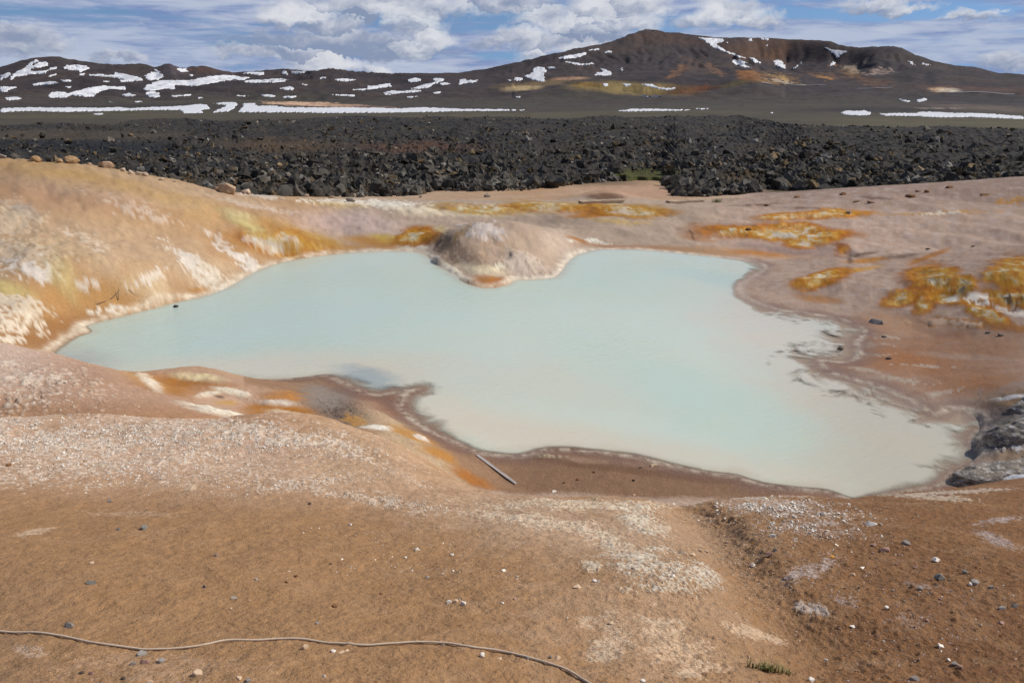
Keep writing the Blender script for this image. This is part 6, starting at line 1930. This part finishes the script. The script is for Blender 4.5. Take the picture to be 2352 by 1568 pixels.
def build_rope():
    pts = [(-160, 1446), (-60, 1449), (0, 1451), (60, 1454), (120, 1458), (160, 1466), (230, 1480), (300, 1490), (340, 1492), (400, 1490), (460, 1483), (520, 1475), (580, 1471), (640, 1469), (700, 1470), (760, 1478), (830, 1484), (900, 1480), (960, 1477), (1020, 1478),
           (1080, 1486), (1140, 1496), (1200, 1508), (1260, 1525), (1310, 1545), (1350, 1568), (1390, 1596)]
    q = hit([p[0] for p in pts], [p[1] for p in pts])
    xy = q[:, :2]
    out = []
    for i in range(len(xy) - 1):
        p0, p1, p2, p3 = xy[max(i - 1, 0)], xy[i], xy[i + 1], xy[min(i + 2, len(xy) - 1)]
        for t in np.linspace(0, 1, 40, endpoint=False):
            out.append(0.5 * ((2 * p1) + (-p0 + p2) * t + (2 * p0 - 5 * p1 + 4 * p2 - p3) * t * t + (-p0 + 3 * p1 - 3 * p2 + p3) * t ** 3))
    out = np.array(out)
    L = np.concatenate([[0], np.cumsum(np.linalg.norm(np.diff(out, axis=0), axis=1))])
    ls = np.arange(0, L[-1], 0.005)
    x = np.interp(ls, L, out[:, 0])
    y = np.interp(ls, L, out[:, 1])
    z = ground_z(x, y)
    k = np.ones(25) / 25
    z = np.maximum(np.convolve(np.pad(z, 12, 'edge'), k, 'valid'), z - 0.003) + 0.0048
    z += 0.004 * np.clip(perlin(ls * 2.1, ls * 0, 17) + 0.2, 0, 1)
    c = np.stack([x, y, z], 1)
    t = np.gradient(c, axis=0)
    t /= np.linalg.norm(t, axis=1)[:, None]
    a = np.cross(t, np.array([0, 0, 1.0]))
    a /= np.linalg.norm(a, axis=1)[:, None]
    b = np.cross(a, t)
    parts = []
    for s in range(3):
        ph = ls / 0.026 * 2 * math.pi + s * 2 * math.pi / 3
        path = c + 0.0024 * (np.cos(ph)[:, None] * a + np.sin(ph)[:, None] * b)
        parts.append(tube(path, 0.0028, 5))
    V, F = join_q(parts)
    m = make_attr_mat("rope_fibre", (60.0, 300.0), (0.5, 0.5), bstr=0.4, bdist=0.002, base=rgb(196, 176, 154) + (1,))
    link("rope", mesh_np("rope", V, F, True), m, label="thin twisted grey-beige rope snaking over the bare brown slope", category="rope")


build_rope()


def build_plank():
    a, b = hit([1097, 1184], [1047, 1111])
    d = b - a
    ln = float(np.linalg.norm(d))
    n, w, h = 60, 0.065, 0.018
    t = np.linspace(0, ln, n)
    prof = [(-0.5, 0), (-0.5, 0.92), (-0.46, 1.0), (-0.14, 1.0), (-0.10, 0.55), (-0.06, 1.0), (0.46, 1.0), (0.5, 0.92), (0.5, 0)]
    V = []
    for i, ti in enumerate(t):
        wv = w * (1 + 0.05 * float(perlin(ti * 2.5, 0.3, 5)))
        for (u, v) in prof:
            jag = 0.012 * float(perlin(u * 9, i * 0.0, 3)) if i in (0, n - 1) else 0
            V.append((ti + jag * (4 if i else -3), u * wv + 0.006 * float(perlin(ti * 1.3, u, 8)), v * h + 0.002 * float(perlin(ti * 6, u * 4, 9))))
    m_ = len(prof)
    F = [[i * m_ + j, (i + 1) * m_ + j, (i + 1) * m_ + (j + 1) % m_, i * m_ + (j + 1) % m_] for i in range(n - 1) for j in range(m_)]
    me = bpy.data.meshes.new("plank")
    me.from_pydata(V, [], F + [list(range(m_))[::-1], list(range((n - 1) * m_, n * m_))])
    me.update()
    m, N = mat_new("weathered_wood")
    tc = N.new('ShaderNodeTexCoord').outputs['Object']
    gr_ = N.noise(N.vm('MULTIPLY', tc, (1.5, 60.0, 10.0)), 1.6, 5, 0.6)
    finish(N, N.mix(N.ss(gr_, 0.3, 0.7), rgb(146, 136, 130) + (1,), rgb(196, 186, 178) + (1,)), 0.85, gr_, 0.5, 0.004)
    me.materials.append(m)
    o = link("plank", me, label="weathered grey wooden plank lying across the mud bank of the pool", category="plank")
    ez = math.atan2(d[1], d[0])
    o.rotation_euler = (0.05, -math.asin(d[2] / ln), ez)
    o.location = (a[0], a[1], a[2] + 0.01)


build_plank()
M_STICK = make_attr_mat("stick_bark", (20.0, 90.0), (0.6, 0.5), bstr=0.4, bdist=0.004, obj_rand=0.5, base=rgb(110, 92, 78) + (1,))
M_STICK2 = make_attr_mat("stick_bleached", (20.0, 90.0), (0.5, 0.4), bstr=0.4, bdist=0.004, base=rgb(178, 156, 128) + (1,))
for (p0, p1, rad, mt, lab, lift) in (((255, 688), (277, 673), 0.035, M_STICK, "dark driftwood stick leaning on the ochre bank above the pool", 0.10), ((272, 690), (274, 674), 0.03, M_STICK, "short dark stick crossing the driftwood stick on the bank", 0.22),
                                     ((296, 666), (318, 682), 0.025, M_STICK2, "thin bleached stick lying slanted on the pale crust", 0.05), ((330, 692), (349, 674), 0.025, M_STICK2, "long bleached stick pointing away from the pool's edge", 0.05), ((222, 700), (246, 694), 0.03, M_STICK, "dark twig on the white crust by the pool", 0.05)):
    a, b = hit([p0[0], p1[0]], [p0[1], p1[1]])
    tt = np.linspace(0, 1, 14)[:, None]
    path = a * (1 - tt) + b * tt
    path[:, 2] = np.maximum(path[:, 2], ground_z(path[:, 0], path[:, 1])) + rad * 0.7
    path[:, 2] += lift * tt[:, 0] + 0.02 * perlin(tt[:, 0] * 5, tt[:, 0] * 0 + p0[0], 3)
    V, F = tube(path, 0.55 * rad * (1 - 0.6 * tt[:, 0]), 7)
    link("stick", mesh_np("stick", V, F, True), mt, label=lab, category="stick", group="driftwood by the pool")


def grass(name, px, py, wpx, n, hgt, cols, label, cat, group=None, kind=None, depth=0.5):
    c = hit(px, py)[0]
    dist = np.linalg.norm(c - np.array([0, 0, CAMZ]))
    rx = wpx / 2 * dist / FPX
    V, F, C = [], [], []
    for i in range(n):
        x = c[0] + np.clip(rng.normal(0, 0.45), -1.3, 1.3) * rx
        y = c[1] + rng.normal(0, 0.45) * rx * depth
        z = float(ground_z(np.array([x]), np.array([y]))[0]) - 0.004
        h = hgt * rng.uniform(0.4, 1.15)
        an = rng.uniform(0, 2 * math.pi)
        lean = h * rng.uniform(0.15, 0.9)
        dx, dy = math.cos(an), math.sin(an)
        w = hgt * 0.035
        k = len(V)
        for s, hh, ww in ((0, 0, 1), (0.3, 0.55, 0.8), (0.75, 0.9, 0.45), (1.0, 1.0, 0.05)):
            bx, by, bz = x + dx * lean * s * s, y + dy * lean * s * s, z + h * hh * (1 - 0.25 * s * lean / h)
            V += [(bx - dy * w * ww, by + dx * w * ww, bz), (bx + dy * w * ww, by - dx * w * ww, bz)]
        for s in range(3):
            F.append((k + 2 * s, k + 2 * s + 1, k + 2 * s + 3, k + 2 * s + 2))
        C += [s2l(cols[rng.integers(0, len(cols))]) * rng.uniform(0.7, 1.15)] * 8
    me = mesh_np(name, np.array(V), np.array(F), True, None, {"col": np.array(C)})
    m = make_attr_mat(name + "_blades", (40.0,), (0.3,), bstr=0.0, rough=0.7)
    o = link(name, me, m, label=label, category=cat)
    if group:
        o["group"] = group
    if kind:
        o["kind"] = kind


GREEN = [(104, 112, 58), (120, 124, 66), (92, 100, 52), (158, 142, 92), (172, 150, 106)]
grass("grass_tuft", 1762, 1540, 86, 190, 0.045, GREEN, "green grass tuft growing in the crust at the foot of the spur", "grass", "grass tufts", depth=0.28)
grass("grass_tuft", 1806, 1548, 30, 60, 0.035, GREEN, "smaller grass tuft beside the big one in the crust", "grass", "grass tufts", depth=0.5)
grass("grass_tuft", 1364, 1148, 26, 40, 0.03, [(120, 124, 70), (150, 140, 90)], "tiny dry grass tuft on the near crest above the mud flat", "grass", "grass tufts", depth=0.3)
grass("grass_tuft", 1648, 464, 22, 90, 0.30, [(100, 112, 56), (130, 130, 76)], "green grass clump at the tip of the jutting lava heap", "grass", "grass tufts", depth=0.8)
grass("dry_grass", 1672, 458, 70, 160, 0.16, [(150, 136, 84), (128, 122, 70), (166, 148, 104)], "dry yellowish grass beside the jutting lava heap", "grass", None, "stuff", depth=1.5)

# ------------------------------------------------------------------ boardwalks beyond the pool
M_BOARD = make_attr_mat("bleached_boards", (3.0, 25.0), (0.4, 0.4), bstr=0.3, bdist=0.01, obj_rand=0.4, base=rgb(196, 172, 146) + (1,))


def box_me(name, sx, sy, sz, bev=0.006):
    bm = bmesh.new()
    bmesh.ops.create_cube(bm, size=1.0)
    bmesh.ops.scale(bm, vec=(sx, sy, sz), verts=bm.verts)
    bmesh.ops.bevel(bm, geom=bm.edges[:], offset=bev, segments=1, affect='EDGES')
    me = bpy.data.meshes.new(name)
    bm.to_mesh(me)
    bm.free()
    return me


def boardwalk(p0, p1, label):
    a, b = hit([p0[0], p1[0]], [p0[1], p1[1]])
    d = b - a
    ln = float(np.hypot(d[0], d[1]))
    root = link("boardwalk", None, label=label, category="boardwalk", group="boardwalks across the sand")
    root.location = a
    root.rotation_euler = (0, 0, math.atan2(d[1], d[0]))
    n = max(4, min(40, int(ln / 0.19)))
    step = ln / n
    pm = box_me("plank", step * 0.62, 0.8, 0.05)
    sm = box_me("stringer", ln, 0.09, 0.12)
    ca, sa = d[0] / ln, d[1] / ln
    zt = max(float(np.max(ground_z(np.array([a[0] + d[0] * t for t in np.linspace(0, 1, 8)]), np.array([a[1] + d[1] * t for t in np.linspace(0, 1, 8)])))) - a[2], d[2]) - 0.04
    for i in range(n):
        o = link("plank", pm, M_BOARD, root)
        o.location = (step * (i + 0.5), 0.01 * math.sin(i * 2.3), zt + 0.145 + 0.006 * math.sin(i * 1.7))
    for s in (-0.3, 0.3):
        o = link("stringer", sm, M_BOARD, root)
        o.location = (ln / 2, s, zt + 0.058)


boardwalk((1332, 468), (1430, 463), "short boardwalk of bleached planks crossing the yellow sulphur flat")
boardwalk((1534, 466), (1612, 462), "boardwalk of bleached planks at the foot of the jutting lava heap")

# ------------------------------------------------------------------ small things on the mountain
M_PIPE = make_attr_mat("pipe_cladding", (0.2,), (0.2,), rough=0.5, bstr=0.0, base=rgb(206, 198, 190) + (1,))


def pipeline(pts, label, rad=0.55):
    xs = np.concatenate([np.linspace(pts[i][0], pts[i + 1][0], 12) for i in range(len(pts) - 1)])
    ys = np.interp(xs, [p[0] for p in pts], [p[1] for p in pts])
    q = far_hit(xs, ys)
    q = q[np.isfinite(q[:, 0])]
    r0 = np.median(np.hypot(q[:, 0], q[:, 1]))
    a_ = np.arctan2(q[:, 0], q[:, 1])
    q = np.stack([r0 * np.sin(a_), r0 * np.cos(a_)], 1)
    z = far_z(q[:, 0], q[:, 1])
    z = np.maximum(np.convolve(np.pad(z, 4, 'edge'), np.ones(9) / 9, 'valid'), z) + rad * 1.2
    path = np.column_stack([q, z])
    keep = np.concatenate([[True], np.linalg.norm(np.diff(path, axis=0), axis=1) > 0.5])
    V, F = tube(path[keep], rad, 8)
    link("pipeline", mesh_np("pipeline", V, F, True), M_PIPE, label=label, category="pipeline", group="pale pipelines on the mountain's foot")


pipeline([(1783, 195.5), (1896, 198.5)], "thin pale pipeline below the orange scars of the mountain")
pipeline([(1749, 193), (1770, 193)], "short bright pipe section at the near end of the thin pipeline", 0.8)
pipeline([(1970, 203), (2049, 205)], "pale pipeline under the mountain's reddish gully", 0.6)
pipeline([(2180, 215), (2331, 215)], "long bright pipeline on the dark terrace at the mountain's end", 0.75)

M_CARW = make_attr_mat("car_paint_white", (1.0,), (0.05,), rough=0.35, bstr=0.0, spec=0.5, base=rgb(226, 226, 230) + (1,))
M_CARB = make_attr_mat("car_paint_blue", (1.0,), (0.05,), rough=0.35, bstr=0.0, spec=0.5, base=rgb(70, 86, 112) + (1,))
M_TYRE = make_attr_mat("tyre_rubber", (3.0,), (0.2,), rough=0.9, bstr=0.0, base=rgb(34, 34, 36) + (1,))
M_GLASS = make_attr_mat("car_window", (1.0,), (0.05,), rough=0.1, bstr=0.0, spec=0.6, base=rgb(36, 42, 50) + (1,))


def extrude_profile(name, prof, w):
    n = len(prof)
    V = [(x, -w / 2, z) for x, z in prof] + [(x, w / 2, z) for x, z in prof]
    F = [list(range(n)), list(range(2 * n - 1, n - 1, -1))] + [[i, i + n, (i + 1) % n + n, (i + 1) % n] for i in range(n)]
    me = bpy.data.meshes.new(name)
    me.from_pydata(V, [], F)
    me.update()
    return me


CAR = [(-2.2, 0.35), (2.2, 0.35), (2.25, 0.75), (1.2, 0.92), (0.55, 1.42), (-1.4, 1.45), (-2.15, 0.95)]
VAN = [(-3.0, 0.45), (3.0, 0.45), (3.05, 1.1), (2.6, 1.3), (2.1, 2.1), (2.3, 2.8), (-3.0, 2.8)]


def vehicle(kind, px, py, mat, rz, label):
    q = far_hit(px, py)[0]
    root = link("parked_" + kind, None, label=label, category=kind, group="vehicles parked below the crater")
    root.location = q
    root.rotation_euler = (0, 0, rz)
    prof = CAR if kind == "car" else VAN
    w = 1.8 if kind == "car" else 2.2
    link("body", extrude_profile("body", prof, w), mat, root)
    win = [(-1.3, 0.98), (1.0, 0.98), (0.5, 1.36), (-1.2, 1.38)] if kind == "car" else [(-2.2, 1.5), (1.9, 1.5), (1.8, 2.1), (-2.2, 2.1)]
    link("side_window", extrude_profile("side_window", win, w + 0.04), M_GLASS, root)
    for sx in (-1, 1):
        for sy in (-1, 1):
            V, F = tube(np.array([[0, -0.1, 0], [0, 0.1, 0]]), 0.36, 12)
            F4 = np.concatenate([F, [[0, 1, 2, 3], [3, 4, 5, 6], [6, 7, 8, 9], [9, 10, 11, 0]], [[12, 13, 14, 15], [15, 16, 17, 18], [18, 19, 20, 21], [21, 22, 23, 12]]])
            o = link("wheel", mesh_np("wheel", V, F4, False), M_TYRE, root)
            o.location = (sx * (1.35 if kind == "car" else 1.9), sy * (w / 2 - 0.08), 0.36)


vehicle("van", 1479, 223.0, M_CARW, 0.1, "white camper van at the end of the parked row below the crater")
vehicle("car", 1487, 224.0, M_CARW, 1.2, "white car next to the camper van below the crater")
vehicle("car", 1493, 223.4, M_CARB, 0.2, "dark blue car between two white cars below the crater")
vehicle("car", 1499, 223.4, M_CARW, 0.0, "white car beside the dark blue one below the crater")
vehicle("van", 1507, 223.4, M_CARW, 0.15, "white van parked second along below the crater")
vehicle("car", 1515, 223.8, M_CARB, 0.3, "dark blue car standing a little apart below the crater")

q = far_hit(1482, 69.5)[0]
root = link("radio_mast", None, label="thin radio mast on the mountain's summit", category="mast")
root.location = q
V, F = tube(np.array([[0, 0, -2.0], [0, 0, 6.5]]), 0.22, 6)
link("pole", mesh_np("pole", V, F, True), M_TYRE, root)
for hz in (3.8, 5.4):
    V, F = tube(np.array([[-1.1, 0, hz], [1.1, 0, hz]]), 0.14, 6)
    link("crossbar", mesh_np("crossbar", V, F, True), M_TYRE, root)
q = far_hit(1500, 71.5)[0]
root = link("summit_hut", None, label="small dark hut beside the mast on the mountain's summit", category="hut")
root.location = q
link("wall", extrude_profile("wall", [(-2.2, -2), (2.2, -2), (2.2, 2.2), (-2.2, 2.2)], 3.0), M_TYRE, root)
link("roof", extrude_profile("roof", [(-2.5, 2.21), (2.5, 2.21), (0, 3.4)], 3.4), M_TYRE, root)
